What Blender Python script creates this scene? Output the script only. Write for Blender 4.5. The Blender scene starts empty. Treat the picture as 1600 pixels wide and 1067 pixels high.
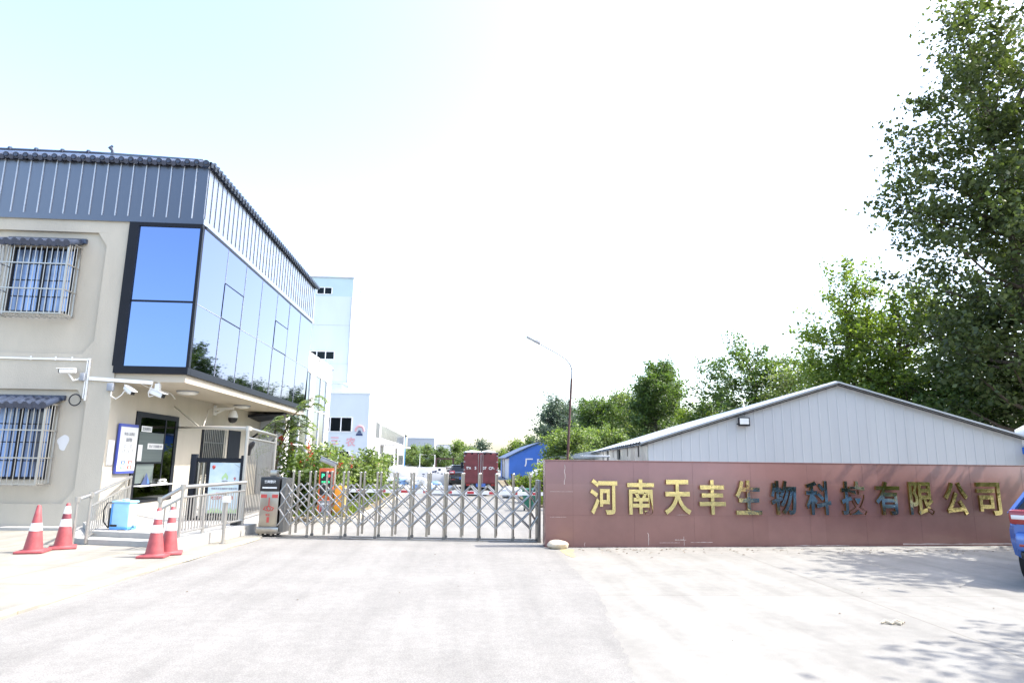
import bpy, bmesh, math, random
import numpy as np
from mathutils import Vector, Matrix
R = math.radians
SC = bpy.context.scene
COL = SC.collection

# ------------------------------------------------------------------ camera
cam = bpy.data.cameras.new('camera'); camo = bpy.data.objects.new('camera', cam); COL.objects.link(camo)
cam.sensor_width = 36; cam.lens = 22.5; cam.clip_start = .05; cam.clip_end = 3000
rot = Matrix(((0.9972928, -0.0248008, -0.0692239), (-0.0725799, -0.1809592, -0.9808088), (0.0117981, 0.9831779, -0.1822694)))
camo.matrix_world = Matrix.Translation((0, 0, 1.8)) @ rot.to_4x4()
SC.camera = camo
# ------------------------------------------------------------------ sky, sun, exposure
SUN_AZ, SUN_EL = R(0.3), R(51)          # azimuth measured from +X towards +Y
S = Vector((math.cos(SUN_EL)*math.cos(SUN_AZ), math.cos(SUN_EL)*math.sin(SUN_AZ), math.sin(SUN_EL)))
w = bpy.data.worlds.new('World'); SC.world = w; w.use_nodes = True
nt = w.node_tree; bg = nt.nodes['Background']
sky = nt.nodes.new('ShaderNodeTexSky'); sky.sky_type = 'NISHITA'; sky.sun_disc = False
sky.sun_elevation = SUN_EL; sky.sun_rotation = math.atan2(S.x, S.y)
sky.air_density = 1.0; sky.dust_density = 2.7; sky.ozone_density = .2; sky.altitude = 50
nt.links.new(sky.outputs[0], bg.inputs[0]); bg.inputs[1].default_value = .15
sl = bpy.data.lights.new('sun', 'SUN'); sl.energy = 2.2; sl.angle = R(.5); sl.color = (1, .95, .86)
so = bpy.data.objects.new('sun', sl); COL.objects.link(so); so.location = S*60
so.rotation_euler = S.to_track_quat('Z', 'Y').to_euler()
SC.view_settings.view_transform = 'Standard'; SC.view_settings.look = 'None'
SC.view_settings.gamma = 1; SC.view_settings.exposure = 2.1
SC.cycles.max_bounces = 8; SC.cycles.transparent_max_bounces = 8

# ------------------------------------------------------------------ materials
def mat(name, col, rough=.6, metal=0., var=.12, scale=3., bump=0., bscale=40., spec=.5, col2=None, coat=0., sheet=None, stretch=None):
    """Principled material; colour wanders between col*(1-var) and col*(1+var) (or to col2) with a world-space noise."""
    m = bpy.data.materials.new(name); m.use_nodes = True
    n = m.node_tree.nodes; l = m.node_tree.links; b = n['Principled BSDF']
    b.inputs['Roughness'].default_value = rough; b.inputs['Metallic'].default_value = metal
    b.inputs['Specular IOR Level'].default_value = spec; b.inputs['Coat Weight'].default_value = coat
    geo = n.new('ShaderNodeNewGeometry'); src = geo.outputs['Position']
    if stretch:
        mp = n.new('ShaderNodeMapping'); mp.inputs['Scale'].default_value = stretch; l.new(src, mp.inputs[0]); src = mp.outputs[0]
    nz = n.new('ShaderNodeTexNoise'); nz.inputs['Scale'].default_value = scale; nz.inputs['Detail'].default_value = 6
    nz.inputs['Roughness'].default_value = .65; l.new(src, nz.inputs['Vector'])
    rp = n.new('ShaderNodeValToRGB'); rp.color_ramp.elements[0].position = .3; rp.color_ramp.elements[1].position = .7
    c0 = [max(0, c*(1-var)) for c in col]; c1 = [min(1, c*(1+var)) for c in (col2 or col)]
    rp.color_ramp.elements[0].color = (*c0, 1); rp.color_ramp.elements[1].color = (*c1, 1)
    l.new(nz.outputs['Fac'], rp.inputs[0]); l.new(rp.outputs[0], b.inputs['Base Color'])
    if bump:
        bz = n.new('ShaderNodeTexNoise'); bz.inputs['Scale'].default_value = bscale; bz.inputs['Detail'].default_value = 5
        l.new(src, bz.inputs['Vector'])
        bp = n.new('ShaderNodeBump'); bp.inputs['Strength'].default_value = bump; bp.inputs['Distance'].default_value = .02
        l.new(bz.outputs['Fac'], bp.inputs['Height']); l.new(bp.outputs[0], b.inputs['Normal'])
    return m
def ground_mat(name, col, big, fine, speck, rough=.9, joints=None, jcol=None):
    """Concrete / asphalt: broad stains, mid blotches, fine aggregate, optional slab joints."""
    m = mat(name, col, rough, var=.05, scale=.35, spec=.25)
    n = m.node_tree.nodes; l = m.node_tree.links; b = n['Principled BSDF']
    base = [x for x in n if x.type == 'VALTORGB'][0].outputs[0]; pos = [x for x in n if x.type == 'NEW_GEOMETRY'][0].outputs['Position']
    def layer(base, scale, amt, lo=.35, hi=.65, detail=4, stretch=None):
        v = pos
        if stretch:
            mp = n.new('ShaderNodeMapping'); mp.inputs['Scale'].default_value = stretch; l.new(pos, mp.inputs[0]); v = mp.outputs[0]
        z = n.new('ShaderNodeTexNoise'); z.inputs['Scale'].default_value = scale; z.inputs['Detail'].default_value = detail; l.new(v, z.inputs['Vector'])
        r = n.new('ShaderNodeValToRGB'); r.color_ramp.elements[0].position = lo; r.color_ramp.elements[1].position = hi
        r.color_ramp.elements[0].color = (1-amt,)*3+(1,); r.color_ramp.elements[1].color = (1+amt*.4,)*3+(1,)
        l.new(z.outputs['Fac'], r.inputs[0])
        mx = n.new('ShaderNodeMixRGB'); mx.blend_type = 'MULTIPLY'; mx.inputs[0].default_value = 1
        l.new(base, mx.inputs[1]); l.new(r.outputs[0], mx.inputs[2]); return mx.outputs[0]
    base = layer(base, .9, big, detail=8)
    base = layer(base, 7, fine, detail=6)
    base = layer(base, 90, speck, .3, .7, 2)
    base = layer(base, 2.5, big*.7, .25, .5, 6, (1, .15, 1))
    base = layer(base, 1.6, big*.8, .35, .6, 5, (1.6, .05, 1))
    if joints:
        br = n.new('ShaderNodeTexBrick'); br.offset = 0; br.inputs['Scale'].default_value = 1
        br.inputs['Brick Width'].default_value = joints[0]; br.inputs['Row Height'].default_value = joints[1]
        br.inputs['Mortar Size'].default_value = .012; br.inputs['Mortar Smooth'].default_value = .3
        br.inputs['Color1'].default_value = (1, 1, 1, 1); br.inputs['Color2'].default_value = (.93, .93, .92, 1); br.inputs['Mortar'].default_value = (*jcol, 1)
        mp = n.new('ShaderNodeMapping'); mp.inputs['Rotation'].default_value = (0, 0, joints[2]); l.new(pos, mp.inputs[0]); l.new(mp.outputs[0], br.inputs['Vector'])
        mx = n.new('ShaderNodeMixRGB'); mx.blend_type = 'MULTIPLY'; mx.inputs[0].default_value = 1
        l.new(base, mx.inputs[1]); l.new(br.outputs['Color'], mx.inputs[2]); base = mx.outputs[0]
    l.new(base, b.inputs['Base Color'])
    bz = n.new('ShaderNodeTexNoise'); bz.inputs['Scale'].default_value = 120; bz.inputs['Detail'].default_value = 3; l.new(pos, bz.inputs['Vector'])
    bp = n.new('ShaderNodeBump'); bp.inputs['Strength'].default_value = .35; bp.inputs['Distance'].default_value = .01
    l.new(bz.outputs['Fac'], bp.inputs['Height']); l.new(bp.outputs[0], b.inputs['Normal'])
    return m
def leaf_mat(name, dark, light, trans=.4, tcol=None):
    m = bpy.data.materials.new(name); m.use_nodes = True
    n = m.node_tree.nodes; l = m.node_tree.links; n.remove(n['Principled BSDF']); out = n['Material Output']
    g = n.new('ShaderNodeNewGeometry'); oi = n.new('ShaderNodeTexNoise'); oi.inputs['Scale'].default_value = .8
    l.new(g.outputs['Position'], oi.inputs['Vector'])
    ad = n.new('ShaderNodeMath'); ad.operation = 'MULTIPLY_ADD'; ad.inputs[1].default_value = .5
    l.new(g.outputs['Random Per Island'], ad.inputs[0])
    sc = n.new('ShaderNodeMath'); sc.operation = 'MULTIPLY'; sc.inputs[1].default_value = .5; l.new(oi.outputs['Fac'], sc.inputs[0]); l.new(sc.outputs[0], ad.inputs[2])
    r = n.new('ShaderNodeValToRGB'); r.color_ramp.elements[0].position = .2; r.color_ramp.elements[1].position = .85
    r.color_ramp.elements[0].color = (*dark, 1); r.color_ramp.elements[1].color = (*light, 1); l.new(ad.outputs[0], r.inputs[0])
    d = n.new('ShaderNodeBsdfPrincipled'); d.inputs['Roughness'].default_value = .45; d.inputs['Specular IOR Level'].default_value = .35; l.new(r.outputs[0], d.inputs['Base Color'])
    t = n.new('ShaderNodeBsdfTranslucent')
    hs = n.new('ShaderNodeMixRGB'); hs.blend_type = 'MULTIPLY'; hs.inputs[0].default_value = 1; hs.inputs[2].default_value = (*(tcol or (1.5, 1.7, .6)), 1)
    l.new(r.outputs[0], hs.inputs[1]); l.new(hs.outputs[0], t.inputs['Color'])
    mx = n.new('ShaderNodeMixShader'); mx.inputs[0].default_value = trans; l.new(d.outputs[0], mx.inputs[1]); l.new(t.outputs[0], mx.inputs[2])
    l.new(mx.outputs[0], out.inputs['Surface']); return m
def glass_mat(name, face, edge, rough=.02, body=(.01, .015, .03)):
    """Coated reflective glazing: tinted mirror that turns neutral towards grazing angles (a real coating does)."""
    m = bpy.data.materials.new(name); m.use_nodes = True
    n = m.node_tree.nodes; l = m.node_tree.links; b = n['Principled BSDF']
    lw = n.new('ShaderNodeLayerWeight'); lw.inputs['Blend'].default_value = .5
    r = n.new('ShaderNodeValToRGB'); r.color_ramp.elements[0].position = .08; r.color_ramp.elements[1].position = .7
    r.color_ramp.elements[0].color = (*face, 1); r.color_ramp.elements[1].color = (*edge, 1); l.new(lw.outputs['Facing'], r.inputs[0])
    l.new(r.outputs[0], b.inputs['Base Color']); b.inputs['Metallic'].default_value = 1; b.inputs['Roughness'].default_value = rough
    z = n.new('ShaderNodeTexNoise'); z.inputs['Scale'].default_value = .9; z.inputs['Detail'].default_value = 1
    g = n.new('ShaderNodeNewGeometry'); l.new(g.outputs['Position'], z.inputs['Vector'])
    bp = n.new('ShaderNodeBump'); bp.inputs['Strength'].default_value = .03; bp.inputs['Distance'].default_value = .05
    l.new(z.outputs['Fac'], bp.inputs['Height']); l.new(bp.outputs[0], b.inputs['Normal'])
    return m

M = {}
M['render'] = mat('beige_render', (.445, .408, .338), .85, var=.09, scale=.9, bump=.3, bscale=60, stretch=(1, 1, .35))
M['render_side'] = M['render']
M['tile_cream'] = mat('cream_tile', (.42, .40, .35), .5, var=.03, scale=2)
M['soffit'] = mat('cream_soffit', (.46, .41, .33), .8, var=.05, scale=1)
M['slate'] = None
M['seam_sunlit'] = mat('sunlit_seam_metal', (.42, .45, .50), .3, metal=.3, var=.05)  # pale colour stands in for the sun caught by the front seams
M['tile_dark'] = mat('dark_roof_tile', (.030, .042, .075), .3, var=.25, scale=4, spec=.6)
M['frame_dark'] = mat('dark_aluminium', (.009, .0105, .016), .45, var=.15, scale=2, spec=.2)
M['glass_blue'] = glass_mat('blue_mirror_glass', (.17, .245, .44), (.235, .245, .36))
M['glass_dark'] = glass_mat('dark_window_glass', (.015, .018, .02), (.09, .10, .105), .03)
M['glass_pale'] = glass_mat('pale_mirror_glass', (.15, .21, .27), (.23, .29, .35), .04)
M['slate'] = glass_mat('slate_metal_sheen', (.08, .094, .125), (.47, .49, .53), .42)  # edge colour paints a grazing sheen that whitens the side fascia
M['curtain'] = mat('blue_curtain', (.16, .26, .52), .8, var=.5, scale=6, stretch=(1, 1, .05))
M['white_pipe'] = mat('white_plastic', (.72, .72, .70), .4, var=.04)
M['grey_plastic'] = mat('grey_plastic', (.25, .27, .31), .5, var=.05)
M['black_plastic'] = mat('black_plastic', (.012, .012, .014), .4, var=.2)
M['steel'] = mat('stainless_steel', (.37, .355, .33), .28, metal=1, var=.08, scale=5)
M['steel_white'] = mat('pale_steel', (.40, .39, .37), .35, metal=.75, var=.06, scale=5)
M['steel_mid'] = mat('dull_steel', (.33, .32, .31), .3, metal=1, var=.1, scale=5)
M['steel_dark'] = mat('dark_steel', (.16, .16, .16), .4, metal=.8, var=.1)
M['cone_red'] = mat('cone_red', (.30, .060, .066), .55, var=.2, scale=9)
M['cone_dull'] = mat('cone_dull_red', (.16, .03, .045), .6, var=.2, scale=9)
M['white_band'] = mat('white_band', (.78, .78, .76), .4, var=.05, scale=12)
M['sprayer'] = mat('pale_blue_plastic', (.10, .33, .72), .35, var=.05)
M['sprayer_light'] = mat('light_blue_plastic', (.30, .56, .80), .35, var=.05)
M['wall_tile'] = mat('maroon_tile', (.25, .128, .112), .26, var=.10, scale=1.1, spec=.6, bump=.04, bscale=8)
def slab_variation(m, bw, bh, lo):      # stone slabs differ a little from one another
    n = m.node_tree.nodes; l = m.node_tree.links; b = n['Principled BSDF']; base = [x for x in n if x.type == 'VALTORGB'][0].outputs[0]
    geo = [x for x in n if x.type == 'NEW_GEOMETRY'][0]; mp = n.new('ShaderNodeMapping'); mp.inputs['Rotation'].default_value = (R(-90), 0, 0); l.new(geo.outputs['Position'], mp.inputs[0])
    br = n.new('ShaderNodeTexBrick'); br.offset = 0; br.inputs['Scale'].default_value = 1; br.inputs['Brick Width'].default_value = bw; br.inputs['Row Height'].default_value = bh
    br.inputs['Mortar Size'].default_value = 0; br.inputs['Color1'].default_value = (1, 1, 1, 1); br.inputs['Color2'].default_value = (*lo, 1); l.new(mp.outputs[0], br.inputs['Vector'])
    mx = n.new('ShaderNodeMixRGB'); mx.blend_type = 'MULTIPLY'; mx.inputs[0].default_value = 1; l.new(base, mx.inputs[1]); l.new(br.outputs['Color'], mx.inputs[2]); l.new(mx.outputs[0], b.inputs['Base Color'])
slab_variation(M['wall_tile'], 1.35, .6565, (.86, .82, .82))
M['wall_joint'] = mat('tile_joint', (.11, .045, .042), .7, var=.2, scale=4)
M['cabinet_pale'] = mat('pale_yellow_edge', (.72, .56, .22), .4, var=.05)
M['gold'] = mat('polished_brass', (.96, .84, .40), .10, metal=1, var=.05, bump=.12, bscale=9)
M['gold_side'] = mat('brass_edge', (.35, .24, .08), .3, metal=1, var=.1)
M['stain_white'] = mat('lime_stain', (.42, .33, .30), .8, var=.3, scale=8)
M['sheet_white'] = mat('white_steel_sheet', (.50, .505, .51), .45, var=.05, scale=.7, stretch=(1, 1, .2))
M['galv'] = mat('galvanised_sheet', (.46, .46, .45), .35, metal=.6, var=.25, scale=1.3, stretch=(1, 1, .15))
M['roof_sheet'] = mat('pale_roof_sheet', (.44, .46, .48), .4, metal=.2, var=.08, scale=.8)
M['rust'] = mat('rusty_pole', (.075, .035, .03), .7, var=.4, scale=9)
M['lamp_grey'] = mat('lamp_grey_metal', (.33, .33, .34), .4, metal=.5, var=.08)
M['lamp_glass'] = mat('lamp_lens', (.75, .75, .72), .2, var=.03)
M['blue_paint'] = mat('blue_painted_wall', (.045, .15, .52), .6, var=.12, scale=.6)
M['white_paint'] = mat('white_paint', (.74, .74, .74), .6, var=.04)
M['plaster'] = mat('white_plaster', (.62, .63, .64), .8, var=.04, scale=.6)
M['panel_blue'] = mat('pale_blue_panel', (.49, .555, .57), .6, var=.04, scale=.5, stretch=(1, 1, .2))
M['panel_cyan'] = mat('cyan_panel', (.38, .49, .50), .6, var=.05, scale=.5)
M['panel_ice'] = mat('ice_blue_panel', (.52, .57, .61), .6, var=.04, scale=.5)
M['grey_panel'] = mat('grey_panel', (.36, .38, .42), .7, var=.05, scale=.2)
M['pink'] = mat('faded_pink_paint', (.60, .33, .37), .7, var=.06)
M['navy'] = mat('navy_paint', (.03, .05, .13), .5, var=.1)
M['truck_red'] = mat('maroon_box', (.16, .030, .036), .45, var=.22, scale=2.5)
M['rubber'] = mat('rubber', (.012, .012, .013), .8, var=.25, scale=20)
M['chassis'] = mat('black_chassis', (.015, .015, .017), .6, var=.3)
M['car_blue'] = mat('car_blue_paint', (.040, .115, .38), .22, metal=.35, var=.03, coat=1.)
M['car_black'] = mat('car_black_paint', (.012, .014, .018), .18, var=.1, coat=1.)
M['red_lens'] = mat('red_lens', (.25, .008, .012), .15, var=.1, coat=.6)
M['white_lens'] = mat('clear_lens', (.65, .62, .62), .15, var=.03, coat=.6)
M['orange'] = mat('orange_housing', (.62, .12, .03), .4, var=.06)
M['yellow'] = mat('yellow_housing', (.72, .32, .025), .4, var=.05)
M['red_band'] = mat('red_band', (.42, .03, .035), .5, var=.1)
M['green_bin'] = mat('green_bin', (.01, .12, .075), .5, var=.1)
M['sack'] = mat('white_woven_sack', (.62, .64, .66), .7, var=.12, scale=5, bump=.4, bscale=12)
M['sack_blue'] = mat('blue_woven_sack', (.22, .36, .60), .7, var=.2, scale=5, bump=.4, bscale=12)
M['wood'] = mat('brown_bark', (.075, .055, .040), .9, var=.4, scale=6, bump=.6, bscale=25)
M['litter_brown'] = mat('dry_leaf', (.14, .10, .06), .8, var=.5, scale=5)
M['stone'] = mat('pale_stone', (.50, .43, .33), .9, var=.2, scale=6, bump=.5, bscale=20)
M['paper'] = mat('paper', (.72, .73, .72), .7, var=.02)
M['ink'] = mat('ink', (.10, .10, .11), .7, var=.1)
M['ink_grey'] = mat('grey_ink', (.30, .31, .33), .7, var=.1)
M['sign_blue'] = mat('sign_blue', (.055, .08, .36), .45, var=.04)
M['tag_blue'] = mat('tag_blue', (.06, .14, .45), .5, var=.04)
M['tag_red'] = mat('tag_red', (.50, .07, .06), .5, var=.04)
M['tag_green'] = mat('tag_green', (.16, .38, .22), .5, var=.04)
M['poster'] = mat('poster_sky', (.42, .56, .66), .35, var=.10, scale=1.6, col2=(.62, .68, .68))
M['leaf_green'] = mat('print_green', (.42, .58, .28), .5, var=.1)
M['interior'] = mat('dim_interior', (.10, .12, .12), .7, var=.2, scale=3)
M['blind'] = mat('grey_blind', (.10, .125, .12), .6, var=.15, scale=2, stretch=(.05, .05, 9))
M['paint_yellow'] = mat('faded_yellow_paint', (.33, .28, .15), .9, var=.25, scale=14)
M['concrete_white'] = mat('white_concrete', (.34, .335, .315), .85, var=.10, scale=3, bump=.3)
M['kerb_yellow'] = mat('worn_kerb', (.40, .37, .29), .9, var=.12, scale=5, bump=.4)
slab_variation(M['sheet_white'], .62, 9, (.94, .94, .95))
def emit(name, col, s):
    m = bpy.data.materials.new(name); m.use_nodes = True; b = m.node_tree.nodes['Principled BSDF']
    b.inputs['Base Color'].default_value = (*col, 1); b.inputs['Emission Color'].default_value = (*col, 1); b.inputs['Emission Strength'].default_value = s
    return m
M['led_green'] = emit('green_led', (.05, .8, .3), .35); M['led_red'] = emit('red_led', (.8, .06, .08), .25)
M['asphalt'] = ground_mat('worn_asphalt', (.226, .220, .208), .09, .07, .28)
M['concrete'] = ground_mat('forecourt_concrete', (.250, .243, .226), .12, .07, .12, joints=(5.2, 4.6, .03), jcol=(.72, .70, .66))
M['yard'] = ground_mat('yard_concrete', (.215, .211, .2), .10, .06, .12, joints=(4.5, 5., 0), jcol=(.7, .7, .68))
M['slab'] = ground_mat('pavement_concrete', (.275, .264, .232), .12, .07, .10, joints=(2.6, 1.5, .12), jcol=(.78, .72, .55))
M['soil'] = mat('soil', (.16, .13, .08), .95, var=.3, scale=3, bump=.6)
M['grass'] = leaf_mat('grass_blades', (.07, .10, .02), (.20, .26, .05), .35)
M['lf_poplar'] = leaf_mat('poplar_leaf', (.030, .045, .018), (.115, .140, .055), .36)
M['lf_bright'] = leaf_mat('bright_leaf', (0.054, 0.0878, 0.0189), (0.216, 0.27, 0.0607), .45)
M['lf_plane'] = leaf_mat('plane_leaf', (0.0375, 0.0688, 0.0225), (0.1313, 0.1875, 0.0562), .35)
M['lf_pale'] = leaf_mat('pale_leaf', (0.069, 0.0978, 0.0403), (0.2185, 0.2587, 0.1035), .42)
M['lf_grey'] = leaf_mat('greygreen_leaf', (0.0575, 0.0862, 0.0633), (0.138, 0.1782, 0.138), .3, (1.2, 1.4, .9))
M['lf_shrub'] = leaf_mat('shrub_leaf', (0.0562, 0.0938, 0.0275), (0.25, 0.3125, 0.1125), .35)
M['fl_pink'] = leaf_mat('pink_flower', (.50, .20, .22), (.65, .38, .38), .3, (1.2, 1, 1))
M['fl_red'] = leaf_mat('red_flower', (.35, .05, .025), (.55, .12, .06), .3, (1.2, 1, 1))

# ------------------------------------------------------------------ mesh builder
class MB:
    def __init__(s, X=None): s.v = []; s.f = []; s.X = X or Matrix.Identity(4); s.sm = []; s.mi = []; s.slots = []
    def add(s, vs, fs, smooth=False, X=None, m=0):
        o = len(s.v); T = s.X @ X if X is not None else s.X
        s.v += [tuple(T @ Vector(p)) for p in vs]; s.f += [tuple(i+o for i in f) for f in fs]
        s.sm += [smooth]*len(fs); s.mi += [m]*len(fs); return s
    def box(s, x0, x1, y0, y1, z0, z1, bev=0., X=None, m=0):
        if bev <= 0:
            return s.add([(x0, y0, z0), (x1, y0, z0), (x1, y1, z0), (x0, y1, z0), (x0, y0, z1), (x1, y0, z1), (x1, y1, z1), (x0, y1, z1)],
                         [(0, 3, 2, 1), (4, 5, 6, 7), (0, 1, 5, 4), (1, 2, 6, 5), (2, 3, 7, 6), (3, 0, 4, 7)], X=X, m=m)
        bm = bmesh.new(); bmesh.ops.create_cube(bm, size=1)
        for v in bm.verts: v.co = Vector(((x0+x1)/2+v.co.x*(x1-x0), (y0+y1)/2+v.co.y*(y1-y0), (z0+z1)/2+v.co.z*(z1-z0)))
        bmesh.ops.bevel(bm, geom=bm.edges[:], offset=bev, segments=2, profile=.5, affect='EDGES')
        bm.verts.index_update(); vs = [v.co[:] for v in bm.verts]; fs = [[v.index for v in f.verts] for f in bm.faces]; bm.free()
        return s.add(vs, fs, True, X, m)
    def tube(s, pts, r, n=8, caps=True, r1=None, m=0, smooth=True):
        pts = [Vector(p) for p in pts]; vs = []; fs = []; k = len(pts); up = None
        for i, p in enumerate(pts):
            d = (pts[min(i+1, k-1)]-pts[max(i-1, 0)]).normalized()
            if up is None: up = Vector((0, 0, 1)) if abs(d.z) < .9 else Vector((1, 0, 0))
            a = d.cross(up)
            if a.length < 1e-4: a = d.cross(Vector((0, 1, 0)))
            a.normalize(); b = a.cross(d).normalized(); up = b
            rr = r[i] if isinstance(r, (list, tuple)) else (r if r1 is None else r+(r1-r)*i/(k-1))
            for j in range(n):
                t = 2*math.pi*j/n; vs.append(p+a*math.cos(t)*rr+b*math.sin(t)*rr)
        for i in range(k-1):
            for j in range(n): fs.append((i*n+j, i*n+(j+1) % n, (i+1)*n+(j+1) % n, (i+1)*n+j))
        if caps: fs += [tuple(range(n-1, -1, -1)), tuple((k-1)*n+j for j in range(n))]
        return s.add(vs, fs, smooth, m=m)
    def bar(s, p, q, a, b=None, m=0):            # square bar from p to q
        p = Vector(p); q = Vector(q); d = (q-p).normalized(); b = b or a
        up = Vector((0, 0, 1)) if abs(d.z) < .95 else Vector((0, 1, 0))
        x = d.cross(up).normalized(); y = x.cross(d).normalized(); vs = []
        for e in (p, q):
            for i, j in ((-1, -1), (1, -1), (1, 1), (-1, 1)): vs.append(e+x*i*a/2+y*j*b/2)
        return s.add(vs, [(3, 2, 1, 0), (4, 5, 6, 7), (0, 1, 5, 4), (1, 2, 6, 5), (2, 3, 7, 6), (3, 0, 4, 7)], m=m)
    def lathe(s, prof, c=(0, 0, 0), n=24, sq=None, smooth=True, X=None, m=0):
        vs = []; fs = []; k = len(prof)
        for r, z in prof:
            for j in range(n): t = 2*math.pi*j/n; vs.append((c[0]+r*math.cos(t), c[1]+r*math.sin(t), c[2]+z))
        for i in range(k-1):
            for j in range(n): fs.append((i*n+j, i*n+(j+1) % n, (i+1)*n+(j+1) % n, (i+1)*n+j))
        fs += [tuple(range(n-1, -1, -1)), tuple((k-1)*n+j for j in range(n))]
        return s.add(vs, fs, smooth, X, m)
    def disc_x(s, c, r, w, n=24, m=0, axis='x'):
        d = Vector((1, 0, 0)) if axis == 'x' else axis
        return s.tube([Vector(c)-d*w/2, Vector(c)+d*w/2], r, n, m=m)
    def prism(s, poly, z0, z1, X=None, m=0, smooth=False):    # polygon in xy (counter-clockwise), extruded in z
        n = len(poly); vs = [(x, y, z0) for x, y in poly]+[(x, y, z1) for x, y in poly]
        fs = [tuple(range(n-1, -1, -1)), tuple(range(n, 2*n))]+[(i, (i+1) % n, n+(i+1) % n, n+i) for i in range(n)]
        return s.add(vs, fs, smooth, X, m)
    def xz(s, poly, y0, y1, m=0):                  # polygon in x,z extruded along y
        return s.prism(poly, -y1, -y0, Matrix.Rotation(math.pi/2, 4, 'X'), m)
    def quad(s, a, b, c, d, m=0): return s.add([a, b, c, d], [(0, 1, 2, 3)], m=m)
    def blob(s, c, rx, ry, rz, seed=0, amp=.12, nu=14, nv=9, X=None, m=0, flat=0.):
        rnd = random.Random(seed); ph = [rnd.uniform(0, 6.3) for _ in range(6)]; vs = []; fs = []
        for i in range(nv+1):
            p = math.pi*i/nv
            for j in range(nu):
                t = 2*math.pi*j/nu
                k = 1+amp*(math.sin(2*t+ph[0])*math.sin(p)+.6*math.sin(3*t+2*p+ph[1])+.5*math.sin(5*p+ph[2]+t))
                z = math.cos(p)*k
                if z < -flat and flat: z = -flat
                vs.append((c[0]+rx*math.sin(p)*math.cos(t)*k, c[1]+ry*math.sin(p)*math.sin(t)*k, c[2]+rz*z))
        for i in range(nv):
            for j in range(nu): fs.append((i*nu+j, (i+1)*nu+j, (i+1)*nu+(j+1) % nu, i*nu+(j+1) % nu))
        return s.add(vs, fs, True, X, m)
    def mesh(s, me, X, m=0):
        return s.add([v.co[:] for v in me.vertices], [tuple(p.vertices) for p in me.polygons], False, X, m)
    def build(s, name, mats, parent=None, origin=None):
        mats = mats if isinstance(mats, (list, tuple)) else [mats]
        v = np.array(s.v, dtype=float).reshape(-1, 3)
        if parent is not None:
            o = np.array(world_loc(parent)); loc = Vector((0, 0, 0))
        else:
            if origin is None: origin = ((v[:, 0].min()+v[:, 0].max())/2, (v[:, 1].min()+v[:, 1].max())/2, v[:, 2].min())
            o = np.array(origin); loc = Vector(origin)
        me = bpy.data.meshes.new(name); me.from_pydata((v-o).tolist(), [], s.f)
        for mm in mats: me.materials.append(M[mm] if isinstance(mm, str) else mm)
        me.polygons.foreach_set('use_smooth', s.sm); me.polygons.foreach_set('material_index', s.mi)
        me.update()
        if any(s.sm) and not all(s.sm) or any(s.sm): 
            try: me.set_sharp_from_angle(angle=R(38))
            except Exception: pass
        ob = bpy.data.objects.new(name, me); COL.objects.link(ob); ob.location = loc
        if parent is not None: ob.parent = parent
        return ob
def world_loc(o):
    p = Vector(o.location)
    while o.parent is not None: o = o.parent; p = p+Vector(o.location)
    return p
def tag(o, label=None, cat=None, group=None, kind=None):
    if label: o['label'] = label
    if cat: o['category'] = cat
    if group: o['group'] = group
    if kind: o['kind'] = kind
    return o
def thing(name, label, cat, loc, group=None):
    o = bpy.data.objects.new(name, None); COL.objects.link(o); o.location = loc; o.empty_display_size = .3
    return tag(o, label, cat, group)
def copy_tree(o, parent=None):
    c = o.copy(); COL.objects.link(c)
    if parent is not None: c.parent = parent
    for ch in list(o.children): copy_tree(ch, c)
    return c
def axes(p, ang):       # local frame: x along direction ang (about z), y to its left
    return Matrix.Translation(p) @ Matrix.Rotation(ang, 4, 'Z')
_tc = {}
def text(body, fat=0., depth=.02):
    """Glyph outlines of Blender's own built-in font as a mesh, centred, height of the em = 1."""
    k = (body, fat, depth)
    if k in _tc: return _tc[k]
    c = bpy.data.curves.new('lettering', 'FONT'); c.body = body; c.extrude = depth/2; c.offset = fat; c.align_x = 'CENTER'; c.resolution_u = 4
    o = bpy.data.objects.new('lettering', c); COL.objects.link(o); bpy.context.view_layer.update()
    me = bpy.data.meshes.new_from_object(o.evaluated_get(bpy.context.evaluated_depsgraph_get()))
    bpy.data.objects.remove(o); bpy.data.curves.remove(c)
    a = np.array([v.co[:] for v in me.vertices]); lo, hi = a.min(0), a.max(0)
    _tc[k] = (me, (lo+hi)/2, hi-lo); return _tc[k]
def put_text(mb, body, c, w=None, h=None, face='-y', fat=0., depth=.006, m=0, ang=None, stretch=False):
    """Lettering centred at c on a wall that looks towards -y, +x or along an angle."""
    me, mid, ext = text(body, fat, .02)
    sx = w/ext[0] if w else None; sy = h/ext[1] if h else None
    if sx is None: sx = sy
    if sy is None: sy = sx
    rot = Matrix.Rotation(math.pi/2, 4, 'X')
    if face == '+x': rot = Matrix.Rotation(math.pi/2, 4, 'Z') @ rot
    elif face == 'z': rot = Matrix.Identity(4)
    elif ang is not None: rot = Matrix.Rotation(ang, 4, 'Z') @ rot
    X = Matrix.Translation(c) @ rot @ Matrix.Diagonal((sx, sy, depth/.02, 1)) @ Matrix.Translation((-mid[0], -mid[1], -mid[2]))
    mb.mesh(me, X, m)

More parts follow.
